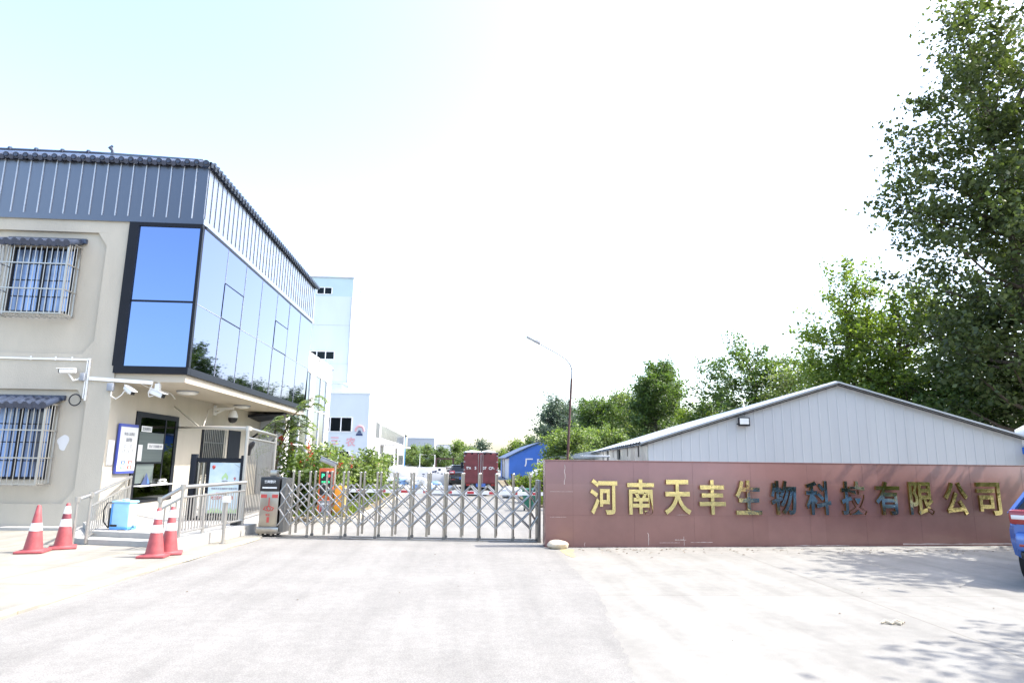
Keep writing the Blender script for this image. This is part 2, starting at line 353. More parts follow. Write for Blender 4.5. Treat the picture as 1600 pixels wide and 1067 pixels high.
# ------------------------------------------------------------------ the ground
random.seed(7)
def sheet(name, poly, z, m, z0=None):
    b = MB()
    if z0 is None: b.add([(x, y, z) for x, y in poly], [tuple(range(len(poly)))])
    else: b.prism(poly, z0, z)
    return tag(b.build(name, m, origin=(poly[0][0], poly[0][1], z if z0 is None else z0)), kind='structure')
g = MB(); g.quad((-600, -400, 0), (600, -400, 0), (600, 1200, 0), (-600, 1200, 0)); tag(g.build('ground', 'concrete', origin=(0, 0, 0)), kind='structure')
def ragged(pts, amp, step=.35, seed=1):
    rnd = random.Random(seed); out = []
    for (a, b) in zip(pts[:-1], pts[1:]):
        n = max(1, int(math.dist(a, b)/step))
        for i in range(n):
            t = i/n; out.append((a[0]+(b[0]-a[0])*t+rnd.uniform(-amp, amp), a[1]+(b[1]-a[1])*t+rnd.uniform(-amp, amp)*.3))
    return out+[pts[-1]]
left = [(-5.2, -25), (-5.06, 4), (-5.04, 7.85), (-4.9, 10.4), (-4.62, 13.2), (-4.45, 15.3)]
right = [(1.78, 14.75), (1.86, 13.7), (1.93, 9.6), (1.47, 5.6), (1.3, 2), (1.2, -25)]
sheet('road', ragged(right[::-1], .035, .10, seed=3)+ragged(left[::-1], .05, seed=4), .004, 'asphalt')
sheet('yard_road', [(-3.05, 15.32), (2.3, 15.32), (2.35, 60), (1.6, 130), (-6.5, 130), (-5, 60), (-3.2, 30)], .004, 'yard')
sheet('sidewalk', [(-22, -25), (-5.22, -25), (-5.10, 4), (-5.08, 7.85), (-4.94, 10.4), (-4.66, 13.2), (-4.5, 15.2), (-4.8, 16.6), (-9, 16.8), (-22, 16.8)], .035, 'slab', 0.001)
sheet('road_paint', ragged([(2.02, 13.75), (2.0, 13.2), (2.06, 12.6), (2.16, 12.62), (2.2, 13.2), (2.3, 13.7), (2.02, 13.75)], .03, .1, 6)[:-1], .0042, 'paint_yellow')
b = MB()                                            # worn kerb strip along the asphalt
kl = ragged([(-5.10, -6), (-5.08, 7.85), (-4.94, 10.4), (-4.66, 13.2), (-4.5, 15.2)], .02, .5, 9)
for p, q in zip(kl[:-1], kl[1:]):
    b.add([(p[0]-.16, p[1], .02), (p[0], p[1], .02), (q[0], q[1], .02), (q[0]-.16, q[1], .02), (p[0]-.15, p[1], .043), (p[0]-.01, p[1], .041), (q[0]-.01, q[1], .041), (q[0]-.15, q[1], .043)],
          [(4, 5, 6, 7), (1, 2, 6, 5), (3, 0, 4, 7)])
tag(b.build('kerb', 'kerb_yellow'), kind='structure')
sheet('entrance_platform', [(-8.93, 16.3), (-7.75, 14.45), (-6.0, 13.95), (-5.42, 13.08), (-4.82, 16.6), (-5.35, 19.6), (-5.6, 28.5), (-8.93, 28.5)], .25, 'concrete_white', .036)
sheet('entrance_step', [(-8.9, 16.0), (-7.95, 14.2), (-7.6, 13.98), (-6.05, 13.58), (-5.62, 13.03), (-5.44, 13.0), (-6.01, 13.93), (-7.76, 14.43), (-8.92, 16.28)], .14, 'concrete_white', .036)
sheet('plinth', [(-22, 16.45), (-9.0, 16.45), (-9.0, 16.86), (-22, 16.86)], .10, 'concrete_white', .036)
sheet('verge', [(-8.5, 20.0), (-4.2, 19.2), (-3.3, 19.4), (-3.15, 24), (-3.4, 40), (-5.4, 62), (-8.3, 62)], .10, 'soil', .001)
sheet('yard_verge', [(2.75, 25.5), (6.0, 25.5), (6.2, 57.5), (2.9, 57.5), (2.5, 40)], .08, 'soil', .001)
b = MB()
kp = [(-4.2, 19.1), (-3.25, 19.3), (-3.03, 24), (-3.28, 40), (-5.28, 62)]
for p, q in zip(kp[:-1], kp[1:]): b.bar((p[0], p[1], .06), (q[0], q[1], .06), .12, .12)
tag(b.build('verge_kerb', 'kerb_yellow'), kind='structure')
def grass(name, rects, n, h, seed):
    rng = np.random.default_rng(seed); v = []; f = []
    for (x0, x1, y0, y1, z) in rects:
        P = np.stack([rng.uniform(x0, x1, n), rng.uniform(y0, y1, n), np.full(n, z)], 1)
        for p in P:
            a = rng.uniform(0, 6.28); k = h*rng.uniform(.4, 1.2); d = np.array([math.cos(a), math.sin(a), 0]); lean = np.array([rng.normal(0, .35), rng.normal(0, .35), 1])*k
            o = len(v); v += [p-d*.02, p+d*.02, p+lean]; f.append((o, o+1, o+2))
    mb = MB(); mb.add([tuple(q) for q in v], f); return tag(mb.build(name, 'grass'), kind='stuff')
grass('grass', [(-5.6, -3.4, 19.8, 24, .1), (-5.4, -3.5, 24, 32, .1), (-5.4, -3.7, 32, 40, .1)], 2200, .22, 1)
grass('weeds', [(2.9, 6.0, 25.7, 30, .08), (2.9, 6.0, 30, 38, .08), (3.2, 6.0, 38, 50, .08)], 2000, .55, 2)

# ------------------------------------------------------------------ guard building
G = thing('guard_building', 'two-storey beige gatehouse with slate metal fascia and a blue glass bay', 'building', (-13, 21, 0))
YF, XW, XG, YE = 16.87, -8.95, -7.15, 27.1
b = MB()
b.box(-21, XW, YF+.08, 33, 0, 7.95)                                            # main block
b.box(-21, -9.55, YF, YF+.08, 3.42, 4.33)                                     # raised render bands round the sunk panels
b.box(-21, -9.55, YF, YF+.08, 7.58, 7.95); b.box(-21, -9.55, YF, YF+.08, 0, .62)
b.box(-9.55, XW, YF, YF+.08, 0, 7.95)
for z0, sg in ((4.33, 1), (7.58, -1), (3.42, -1), (.62, 1)):                       # chamfered corners of the sunk panels
    b.xz([(-9.552, z0), (-9.552, z0+.36*sg), (-9.80, z0)][::-sg], YF+.003, YF+.079)
    b.xz([(-12.6, z0), (-12.6, z0+.36*sg), (-12.35, z0)][::sg], YF+.003, YF+.079)
for z0, z1 in ((4.33, 7.58), (.62, 3.42)): b.box(-21, -12.6, YF, YF+.08, z0, z1)
b.box(XW, -7.2, YF+.1, 29.3, 4.06, 7.9)                                              # body behind the bay glass
b.build('wall', 'render', G)
b = MB(); b.box(XW+.001, XW+.012, YF+.01, 18.1, .2, 1.42); b.box(XW+.001, XW+.012, 20.86, 27.1, .2, 1.38); b.box(XW+.001, XW+.012, 18.1, 20.86, .2, .5)  # sunlit band below the overhang's shadow edge, built as a tile dado
for y in (17.9, 21.6, 22.4, 23.9, 25.0): b.box(XW+.012, XW+.0135, y-.006, y+.006, .2, 1.37)
b.build('sunlit_tile_dado', 'tile_cream', G)
b = MB(); b.box(XW+.002, XG-.06, YF+.04, 29.25, 3.66, 3.9); b.build('soffit', 'soffit', G)
# fascia with standing seams
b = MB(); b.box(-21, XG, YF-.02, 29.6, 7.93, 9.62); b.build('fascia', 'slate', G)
b = MB()
for i in range(42):
    x = XG-.33*i-.30
    b.box(x-.012, x+.012, YF-.045, YF-.021, 8.06, 9.55)
b.build('front_seams', 'seam_sunlit', G)
b = MB()
for i in range(38): y = YF+.05+.335*i; b.box(XG+.001, XG+.020, y-.007, y+.007, 8.06, 9.55)
b.build('side_seams', 'slate', G)
b = MB(); b.box(-21, XG+.03, YF-.05, YF-.021, 7.9, 8.05); b.box(XG+.001, XG+.03, YF-.02, 29.62, 7.9, 8.05); b.build('drip_flashing', 'slate', G)
# roof: low hips plus a wavy tile edge along both eaves
b = MB(); e = 9.66
b.add([(-21, YF-.1, e), (XG+.1, YF-.1, e), (XG+.1, 29.7, e), (-21, 29.7, e), (-11.6, 19.6, 11.1), (-11.6, 27, 11.1), (-21, 19.6, 11.1), (-21, 27, 11.1)],
      [(0, 1, 4, 6), (1, 2, 5, 4), (2, 3, 7, 5), (6, 4, 5, 7)])
rf = b.build('roof', 'tile_dark', G)
def waves(p, q, inward, n, r, z, full, corner):
    mb = MB(); p = Vector(p); q = Vector(q); d = (q-p)/n; inw = Vector(inward)
    for i in range(n):
        c = p+d*(i+.5); length = min(full, max(.03, (c-Vector(corner)).length-.12))
        mb.tube([c+Vector((0, 0, z)), c+inw*length+Vector((0, 0, z+.43*length))], r, 10)
        mb.lathe([(r*.55, 0), (r*.55, .03)], n=10, X=Matrix.Translation(c+Vector((0, 0, z))) @ (-inw).to_track_quat('Z', 'Y').to_matrix().to_4x4())
        c2 = p+d*i
        mb.tube([c2+Vector((0, 0, z-.045)), c2+inw*length+Vector((0, 0, z-.045+.41*length))], r*.8, 8)
    return mb
waves((-21, YF-.16, 0), (XG+.1, YF-.16, 0), (0, 1, 0), 57, .085, 9.60, .7, (XG+.1, YF-.16, 0)).build('tile_edge', 'tile_dark', rf)
waves((XG+.14, YF-.1, 0), (XG+.14, 29.7, 0), (-1, 0, 0), 52, .085, 9.60, .7, (XG+.14, YF-.1, 0)).build('tile_edge', 'tile_dark', rf)
b = MB(); b.tube([(-21, 19.6, 11.11), (-11.6, 19.6, 11.11)], .06); b.tube([(-11.6, 19.6, 11.11), (-7.4, 16.97, 9.77)], .055, 10)
for i in range(12): b.tube([(-20.6+i*.78, 19.57, 11.12), (-20.54+i*.78, 19.57, 11.12)], .085)
b.build('ridge_tiles', 'tile_dark', rf)
b = MB(); b.tube([(-11.2, 19.42, 10.95), (-11.18, 19.4, 11.12), (-11.26, 19.4, 11.22), (-11.2, 19.4, 11.30)], [.06, .05, .07, .03], 8); b.build('finial', 'tile_dark', rf)
b = MB(); rr_ = random.Random(4)
b.xz([(-10.02+(.13+.03*math.sin(3*a))*math.cos(a), 2.10+.19*math.sin(a)*(1+.25*math.cos(a))) for a in np.linspace(0, 6.28, 22)[:-1]], YF+.076, YF+.0785); b.build('paint_patch', 'plaster', G)
# glass bay: dark frame, panes
b = MB()
b.box(-8.97, XG+.02, YF-.06, YF+.12, 3.86, 4.05); b.box(-9.01, -8.76, YF-.06, YF+.12, 4.05, 7.9); b.box(-8.76, XG+.02, YF-.058, YF+.12, 7.80, 7.9)
b.box(-8.76, XG-.03, YF-.03, YF+.1, 5.74, 5.79)
b.box(XG-.04, XG+.035, YF-.055, YF+.06, 4.05, 7.8)
b.box(XG-.06, XG+.022, YF+.121, 29.2, 3.86, 4.04)
b.box(XG-.06, XG+.05, YF+.121, 29.2, 7.812, 7.9)
b.box(XG-.13, XG-.06, YF+.05, 29.2, 4.04, 7.82)
b.box(XG-.1, XG, 29.2, 29.26, 3.86, 7.9)
b.build('bay_frame', 'frame_dark', G)
for z0, z1 in ((4.05, 5.74), (5.79, 7.8)):
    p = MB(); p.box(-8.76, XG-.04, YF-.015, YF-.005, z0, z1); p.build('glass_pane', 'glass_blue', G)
def lean(z): return XG+.022*(z-5.93)          # glass leans out towards the top, shaped to raise the mirrored trees
ys = [16.93, 18.70, 20.32, 21.98, 23.80, 25.5, 27.2, 29.2]
for i in range(7):
    a, c = ys[i]+.008, ys[i+1]-.008
    zz = [(4.05, 5.745), (5.757, 7.81)] if i not in (1, 4) else [(4.05, 5.74), (5.78, 6.78), (6.81, 7.81)]
    for k, (z0, z1) in enumerate(zz):
        p = MB(); t = random.Random(i*5+k).uniform(-.004, .004)
        p.add([(lean(z0)+t, a, z0), (lean(z0)-t, c, z0), (lean(z1)-t, c, z1), (lean(z1)+t, a, z1), (XG-.058, a, z0), (XG-.058, c, z0), (XG-.058, c, z1), (XG-.058, a, z1)],
              [(0, 1, 2, 3), (5, 4, 7, 6), (4, 5, 1, 0), (6, 7, 3, 2), (4, 0, 3, 7), (1, 5, 6, 2)])
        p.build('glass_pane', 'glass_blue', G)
# front windows with grilles and tiled hoods
def front_window(x0, x1, z0, z1):
    f = MB()
    for a in ((x0, x0+.06, z0, z1), (x1-.06, x1, z0, z1), (x0+.06, x1-.06, z0, z0+.06), (x0+.06, x1-.06, z1-.06, z1), ((x0+x1)/2-.05, (x0+x1)/2+.05, z0+.06, z1-.06)):
        f.box(a[0], a[1], YF+.05, YF+.15, a[2], a[3])
    for i in range(1, 8):
        x = x0+.06+(x1-x0-.12)*i/8
        if abs(x-(x0+x1)/2) > .08: f.box(x-.012, x+.012, YF+.06, YF+.062, z0+.06, z1-.06)
    for i in (1, 2, 3): f.box(x0+.06, x1-.06, YF+.0635, YF+.066, z0+(z1-z0)*i/4-.012, z0+(z1-z0)*i/4+.012)
    w_ = f.build('window', 'frame_dark', G)
    p = MB(); p.box(x0+.06, x1-.06, YF+.07, YF+.0715, z0+.06, z1-.06); p.build('pane', 'curtain_glass', w_)
    yg = YF-.46; gx0, gx1 = x0-.06, x1+.1; gr = MB(); r = .011
    for x in np.linspace(gx0, gx1, 14): gr.tube([(x, yg, z0-.1), (x, yg, z1+.02)], r, 6)
    for z in (z0-.1, z0+.52, z0+1.18, z1+.02): gr.bar((gx0, yg-.016, z), (gx1, yg-.016, z), .028, .03)
    for x in (gx0, gx1):
        gr.bar((x, yg, z0-.12), (x, yg, z1+.05), .045)
        for k in (1, 2, 3): gr.tube([(x, yg+k*.115, z0-.1), (x, yg+k*.115, z1+.02)], r, 6)
        for z in (z0-.1, z0+.52, z0+1.18, z1+.02): gr.bar((x+.02, yg, z), (x+.02, YF+.05, z), .026)
        gr.bar((x, YF+.03, z0-.12), (x, YF+.03, z1+.05), .035)
    for x in np.linspace(gx0+.1, gx1-.1, 12): gr.bar((x, yg, z0-.13), (x, YF+.05, z0-.13), .02)
    gr.build('security_grille', 'steel_white', w_)
    h = MB(); n = 9; L = (gx1-gx0+.16)
    for i in range(n):
        c = gx0-.08+L*(i+.5)/n
        h.tube([(c, yg-.10, z1-.02), (c, YF+.07, z1+.20)], .085, 10); h.tube([(gx0-.08+L*i/n, yg-.09, z1-.06), (gx0-.08+L*i/n, YF+.07, z1+.16)], .07, 8)
    h.box(gx0-.1, gx1+.12, YF-.02, YF+.07, z1+.15, z1+.27)
    h.build('tiled_hood', 'tile_dark', w_)
M['curtain_glass'] = mat('curtained_window', (.10, .17, .36), .12, var=.8, scale=4.5, spec=.8, stretch=(1, 1, .04), col2=(.20, .31, .58))
def mullion(y0, z0, y1, z1, wd, m, *_):       # thin cap lying on the slightly leaning panes
    b = MB(); b.bar((lean(z0)+.002, y0, z0), (lean(z1)+.002, y1, z1), wd, .016); b.build('mullion', m, G)
for i in range(1, 7):
    for z0, z1 in (((4.05, 5.744), (5.76, 7.81)) if i not in (1, 4) else ((4.05, 5.744), (5.78, 6.78), (6.81, 7.81))):
        e_ = .034*(z1-z0)/2; dk = z0 == 5.78
        mullion(ys[i], z0, ys[i], z1, .030 if dk else .018, 'frame_dark' if dk else 'grey_plastic', -e_, e_)
for i in (1, 4):
    for z in (5.76, 6.795): mullion(ys[i]+.02, z, ys[i+1]-.02, z, .028, 'frame_dark', -.003, -.003)
for i in (0, 2, 3, 5, 6): mullion(ys[i]+.01, 5.751, ys[i+1]-.01, 5.751, .018, 'grey_plastic', -.003, -.003)
front_window(-11.86, -10.3, 5.38, 7.12)
front_window(-11.86, -10.3, 1.2, 3.0)
# service window in the side wall
b = MB()
b.box(XW-.10, XW+.03, 18.2, 18.45, .52, 3.0); b.box(XW-.10, XW+.03, 20.62, 20.8, .52, 3.0); b.box(XW-.10, XW+.03, 18.45, 20.62, 2.86, 3.0)
b.box(XW-.10, XW+.03, 18.45, 20.62, .52, .58); b.box(XW-.09, XW+.02, 19.95, 20.02, 1.0, 2.86); b.box(XW-.09, XW+.02, 18.45, 19.95, 1.58, 1.63)
sw = b.build('service_window', 'frame_dark', G)
b = MB(); b.box(XW+.004, XW+.010, 18.45, 19.95, 2.45, 2.86); b.box(XW+.004, XW+.010, 18.45, 19.95, 1.0, 1.58); b.box(XW+.004, XW+.010, 20.02, 20.62, 1.0, 2.86); b.build('pane', 'glass_dark', sw)
b = MB(); b.box(XW+.004, XW+.011, 18.46, 19.94, 1.63, 2.449)
b.box(XW+.0105, XW+.013, 18.5, 19.5, 1.05, 1.575); b.build('blind', 'blind', sw)
b = MB(); b.box(XW-.02, XW+.20, 18.42, 20.6, .97, 1.0, .008); b.build('counter', 'plaster', sw)
b = MB(); b.box(XW+.003, XW+.012, 18.45, 20.62, .58, .965); b.build('lower_panel', 'glass_dark', sw)
# barred rear window and dark door
b = MB(); b.box(XW-.05, XW+.02, 22.7, 24.7, 1.2, 2.86)
w3 = b.build('window', 'frame_dark', G)
b = MB()
for y in np.linspace(22.72, 24.68, 13): b.tube([(XW+.10, y, 1.1), (XW+.10, y, 2.86)], .016, 6)
for z in (1.15, 2.28, 2.84): b.bar((XW+.115, 22.7, z), (XW+.115, 24.7, z), .03)
b.build('security_grille', 'steel', w3)
b = MB(); b.box(XW-.12, XW+.025, 25.2, 26.5, .25, 2.8); d = b.build('door', 'frame_dark', G)
b = MB(); b.box(XW+.026, XW+.05, 26.3, 26.34, 1.2, 1.4); b.build('handle', 'steel', d)
b = MB(); b.box(XW+.05, -7.9, 28.8, 29.0, .25, 3.66); b.build('rear_wall', 'grey_panel', G)

# things on the gatehouse -----------------------------------------------------
def tubeobj(name, pts, r, m, label, cat, n=8, group=None):
    mb = MB(); mb.tube(pts, r, n); return tag(mb.build(name, m), label, cat, group)
t = thing('cable_conduit', 'white square cable conduit with joints crossing the beige facade between its two windows', 'conduit', (-11.5, YF-.03, 4.2))
b = MB(); b.bar((-21, YF-.022, 4.215), (-9.62, YF-.022, 4.185), .04, .045)
for x in (-11.0, -10.4, -10.0): b.box(x-.02, x+.02, YF-.05, YF-.0455, 4.15, 4.25)
b.bar((-9.57, YF-.022, 4.22), (-9.57, YF-.022, 3.15), .035, .04); b.bar((-9.62, YF-.022, 4.195), (-9.59, YF-.022, 4.2), .045)
b.bar((-9.625, YF-.020, 4.16), (-9.625, YF-.020, 3.2), .025, .03)
b.build('pipe', 'white_pipe', t)
ring = [(-9.80+.14*math.cos(a), YF-.04, 3.16+.14*math.sin(a)) for a in np.linspace(0, 6.2, 22)]
tubeobj('cable_coil', ring, .016, 'black_plastic', 'black coil of cable hanging at the lower end of the white conduit', 'cable')
b = MB(); b.bar((-9.53, YF-.03, 3.71), (-7.97, YF-.03, 3.63), .05, .085); tag(b.build('cable_trunking', 'white_pipe'), 'thick white trunking running from the facade corner out under the glass bay', 'conduit')
def bullet_cam(name, loc, yaw, pitch, label, mount, col='white_pipe', s=1.):
    t = thing(name, label, 'camera', loc, 'security cameras on the gatehouse')
    X = Matrix.Translation(loc) @ Matrix.Rotation(yaw, 4, 'Z') @ Matrix.Rotation(pitch, 4, 'Y') @ Matrix.Scale(s, 4)
    b = MB(X); b.box(-.20, .16, -.06, .06, -.055, .055, .025); b.box(-.19, .22, -.072, .072, .057, .075, .006); b.build('housing', col, t)
    b = MB(X); b.box(.161, .172, -.05, .05, -.045, .045, .004); b.disc_x((.175, 0, 0), .03, .01); b.build('lens', 'black_plastic', t)
    b = MB(); b.tube([loc, ((loc[0]+mount[0])/2, (loc[1]+mount[1])/2, min(loc[2], mount[2])-.06), mount], .022); b.lathe([(.055, -.01), (.055, .02)], c=mount, n=12); b.build('bracket', col, t)
bullet_cam('security_camera', (-9.98, YF-.22, 3.86), R(195), R(4), 'white bullet camera facing left on the beige facade, beside the conduit corner', (-9.74, YF-.02, 3.70))
bullet_cam('security_camera', (-8.5, YF-.06, 3.42), R(-30), R(28), 'white bullet camera tipped downwards below the trunking, left of the hanging camera', (-8.72, YF+.25, 3.42))
bullet_cam('security_camera', (-7.86, YF+.05, 3.36), R(-15), R(20), 'white camera hanging on a short stem from the soffit corner under the glass bay', (-7.88, YF+.1, 3.66), s=1.15)
b = MB(); b.box(-7.95, -7.83, YF+.04, YF+.16, 3.44, 3.62, .01); tag(b.build('junction_box', 'white_pipe'), 'small white box under the soffit above the hanging camera', 'box')
b = MB(); b.box(-9.74, -9.62, YF-.10, YF-.001, 3.64, 3.84, .015); tag(b.build('junction_box', 'grey_plastic'), 'grey box on the facade between the left camera and the white conduit', 'box', 'grey junction boxes')
b = MB(); b.box(-9.05, -8.90, YF-.10, YF-.001, 3.40, 3.60, .015); tag(b.build('junction_box', 'grey_plastic'), 'grey box right below the white trunking at the wall corner', 'box', 'grey junction boxes')
tubeobj('loose_cable', [(-8.94, YF-.06, 3.4), (-8.92, YF-.08, 3.27), (-8.80, YF-.08, 3.20), (-8.68, YF-.06, 3.30), (-8.62, YF-.05, 3.42)], .012, 'white_pipe', 'white cable looping from the lower grey box to the tipped camera', 'cable')
tubeobj('loose_cable', [(-7.97, YF-.03, 3.60), (-8.02, YF, 3.5), (-8.08, YF+.02, 3.38), (-8.05, YF+.03, 3.28), (-7.95, YF+.03, 3.30)], .010, 'white_pipe', 'thin cable drooping from the end of the trunking to the hanging camera', 'cable')
for (x, y, l) in ((-8.08, 19.2, 'round white flush light on the soffit near the gatehouse corner'), (-8.2, 24.2, 'round white flush light on the soffit near the dome camera')):
    t = thing('ceiling_light', l, 'ceiling light', (x, y, 3.66), 'round lights under the glass bay')
    b = MB(); b.lathe([(.30, -.03), (.30, -.001)], c=(x, y, 3.66), n=32); b.build('rim', 'grey_plastic', t)
    b = MB(); b.lathe([(.05, -.11), (.2, -.10), (.275, -.07), (.28, -.031)], c=(x, y, 3.66), n=32); b.build('diffuser', 'lamp_glass', t)
t = thing('dome_camera', 'white pendant dome camera with black globe on a wall arm under the soffit', 'camera', (-8.3, 23.6, 3.1), 'security cameras on the gatehouse')
b = MB(); b.box(XW, XW+.06, 23.5, 23.7, 3.25, 3.6, .01); b.bar((XW+.05, 23.6, 3.46), (-8.28, 23.6, 3.50), .10, .08); b.bar((XW+.05, 23.6, 3.3), (-8.6, 23.6, 3.46), .05); b.build('bracket', 'white_pipe', t)
b = MB(); b.lathe([(.05, .46), (.09, .44), (.16, .28), (.175, .19)], c=(-8.28, 23.6, 2.98), n=24); b.build('housing', 'white_pipe', t)
b = MB(); b.lathe([(.01, 0), (.08, .015), (.13, .06), (.16, .14), (.16, .188)], c=(-8.28, 23.6, 2.98), n=24); b.build('globe', 'black_plastic', t)
t = thing('brace_pole', 'cream horizontal pole bracing the tall railing to the gatehouse wall', 'pole', (XW, 20.9, 2.6))
b = MB(); b.tube([(XW, 20.9, 2.68), (-7.6, 19.2, 2.62)], .035); b.tube([(-7.6, 19.2, 2.62), (-5.36, 16.6, 2.5)], .05); b.lathe([(.09, 0), (.09, .03)], n=12, X=Matrix.Translation((XW+.001, 20.9, 2.68)) @ Matrix.Rotation(math.pi/2, 4, 'Y')); b.build('rail', 'tile_cream', t)
tubeobj('thin_stay', [(XW+.02, 20.4, 3.3), (-7.75, 19.4, 2.66)], .018, 'tile_cream', 'thin cream stay slanting down from the wall to the brace pole, on the left', 'stay')
tubeobj('thin_stay', [(XW+.03, 23.3, 3.45), (XW+.2, 22.6, 3.4), (-7.5, 19.1, 2.66)], .018, 'tile_cream', 'thin cream stay rising from the brace pole towards the dome camera', 'stay')
tubeobj('soffit_cable', [(-8.5, YF+.5, 3.65), (-8.62, 18.0, 3.63), (-8.66, 18.8, 3.64), (-8.72, 19.6, 3.62), (-8.76, 20.0, 3.5)], .014, 'white_pipe', 'loose white cable running along the inner edge of the soffit', 'cable')
# information board
t = thing('information_board', 'tall white notice board with blue frame standing out at the gatehouse corner', 'sign', (XW+.1, 17.8, 1.4))
def onboard(y0, y1, z0, z1, x): return [(x, y0, z0), (x, y1, z0), (x, y1, z1), (x, y0, z1)]
b = MB(); b.box(XW+.03, XW+.10, 17.30, 18.22, 1.34, 2.62, .012); b.build('frame', 'sign_blue', t)
b = MB(); b.box(XW+.1005, XW+.106, 17.318, 18.202, 1.41, 2.54); bd = b.build('sheet', 'paper', t)
b = MB(); xs = XW+.1095
put_text(b, '外来人员登记', (xs, 17.76, 2.36), h=.085, face='+x', fat=.01)
b.build('title_print', 'ink_grey', bd); b = MB()
put_text(b, '流程图', (xs, 17.76, 2.21), h=.10, face='+x', fat=.02)
b.build('title_print', 'ink_grey', bd); 
for k, (y, z) in enumerate(((17.6, 2.04), (17.9, 2.04), (17.55, 1.92), (17.76, 1.90), (17.97, 1.92), (17.6, 1.78), (17.92, 1.76))):
    b = MB(); ring = [(xs, y+.05*math.cos(a), z+.045*math.sin(a)) for a in np.linspace(0, 6.28, 13)]; b.tube(ring, .004, 4, False); b.build('pictogram', 'ink_grey', bd)
for y, z, c, w_ in ((17.58, 1.62, 'tag_blue', '登记'), (17.93, 1.62, 'tag_red', '测温'), (17.58, 1.50, 'tag_green', '扫码'), (17.93, 1.50, 'tag_red', '核验')):
    b = MB(); b.box(XW+.1065, XW+.111, y-.11, y+.11, z-.042, z+.042); put_text(b, w_, (XW+.1125, y, z), h=.05, face='+x', fat=.02, m=1); b.build('button_print', [c, 'paper'], bd)
b = MB(); b.box(XW+.001, XW+.03, 16.98, 17.24, 1.56, 2.18, .006); tag(b.build('notice_board', 'paper'), 'blank white plate on the wall left of the blue framed board', 'sign')
def paper(y0, y1, z0, z1, label, words=None, hh=.08):
    b = MB(); b.box(XW+.0135, XW+.016, y0, y1, z0, z1)
    if words: put_text(b, words, (XW+.0185, (y0+y1)/2, (z0+z1)/2), w=(y1-y0)*.82, face='+x', fat=.02, m=1)
    tag(b.build('paper_notice', ['paper', 'ink_grey']), label, 'notice', 'paper notices on the service window')
paper(18.55, 19.15, 2.46, 2.62, 'white paper strip with one line of writing at the top of the service window', '来访请登记')
paper(19.0, 19.94, 1.99, 2.15, 'wide white paper strip with one line of writing across the middle of the service window', '进入厂区请佩戴口罩')
paper(18.47, 18.72, 1.66, 2.1, 'upright paper sheet at the lower left of the service window')
t = thing('desk_sign', 'small dark blue pointed stand on the service window counter', 'stand', (XW+.09, 18.95, 1.0))
b = MB(); b.add([(XW+.04, 18.80, 1.002), (XW+.16, 18.86, 1.002), (XW+.14, 19.12, 1.002), (XW+.03, 19.10, 1.002), (XW+.08, 18.98, 1.34)], [(0, 1, 4), (1, 2, 4), (2, 3, 4), (3, 0, 4), (3, 2, 1, 0)]); b.build('body', 'navy', t)
b = MB(); b.add([(XW+.158, 18.90, 1.04), (XW+.150, 19.05, 1.04), (XW+.116, 18.99, 1.22)], [(0, 1, 2)]); b.build('label', 'tag_blue', t)
t = thing('desk_phone', 'small white desk phone at the right end of the counter', 'phone', (XW+.09, 20.0, 1.0))
b = MB(); b.box(XW+.02, XW+.18, 19.8, 20.1, 1.001, 1.06, .01); b.build('base', 'white_pipe', t)
b = MB(); b.tube([(XW+.1, 19.78, 1.10), (XW+.1, 19.85, 1.12), (XW+.1, 20.05, 1.12), (XW+.1, 20.12, 1.10)], [.04, .025, .025, .04]); b.build('handset', 'white_pipe', t)
t = thing('canopy', 'black metal canopy with slanted strut below the far end of the glass bay', 'canopy', (-8.3, 27.9, 3.4))
b = MB(); b.add([(-8.95, 27.2, 3.50), (-7.55, 27.3, 3.62), (-7.55, 28.7, 3.62), (-8.95, 28.7, 3.38), (-8.95, 27.2, 3.42), (-7.55, 27.3, 3.57), (-7.55, 28.7, 3.57), (-8.95, 28.7, 3.30)],
      [(0, 1, 2, 3), (7, 6, 5, 4), (0, 4, 5, 1), (1, 5, 6, 2), (2, 6, 7, 3), (3, 7, 4, 0)]); b.build('panel', 'frame_dark', t)
b = MB(); b.bar((-7.65, 27.4, 3.55), (-9.4, 28.0, 2.2), .07); b.build('strut', 'black_plastic', t)

# ------------------------------------------------------------------ entrance: cones, railings, sprayer, gates
def cone(loc, rz, label, bands, tilt=0):
    t = thing('traffic_cone', label, 'traffic cone', loc, 'red and white cones by the entrance')
    t.rotation_euler = (R(tilt), 0, rz)
    z = loc[2]
    def P(x): return .155-(.155-.032)*x         # radius along the height fraction
    Hc = .80
    b = MB(); b.box(loc[0]-.23, loc[0]+.23, loc[1]-.23, loc[1]+.23, z, z+.045, .018); b.build('base', 'cone_red', t)
    cuts = sorted({0, 1, *[c for q in bands for c in q[:2]]})
    prof_body = []
    b = MB()
    def seg(a, c, off=0.): return [(P(a)+off, .045+a*Hc), (P(c)+off, .045+c*Hc)]
    b.lathe([(.185, .045), (.17, .06)]+[(P(x), .045+x*Hc) for x in (.02, .3, .6, .98)]+[(.022, .045+Hc), (.018, .045+Hc-.01)], c=loc, n=28); b.build('body', 'cone_red', t)
    for a, c, m in bands:
        b = MB(); b.lathe(seg(a, c, .003), c=loc, n=28); b.build('reflective_band', m, t)
    return t
cone((-7.86, 12.85, .036), .2, 'red cone with a single white band, farthest from the road', [(.43, .60, 'white_band')])
cone((-7.66, 13.40, .036), .5, 'red cone with a dull dark red section between two white bands, beside the left railing', [(.46, .63, 'white_band'), (.63, .755, 'cone_dull'), (.755, .93, 'white_band')])
cone((-5.47, 12.33, .036), .1, 'clean red cone with two white bands, nearest to the road', [(.47, .635, 'white_band'), (.76, .93, 'white_band')])
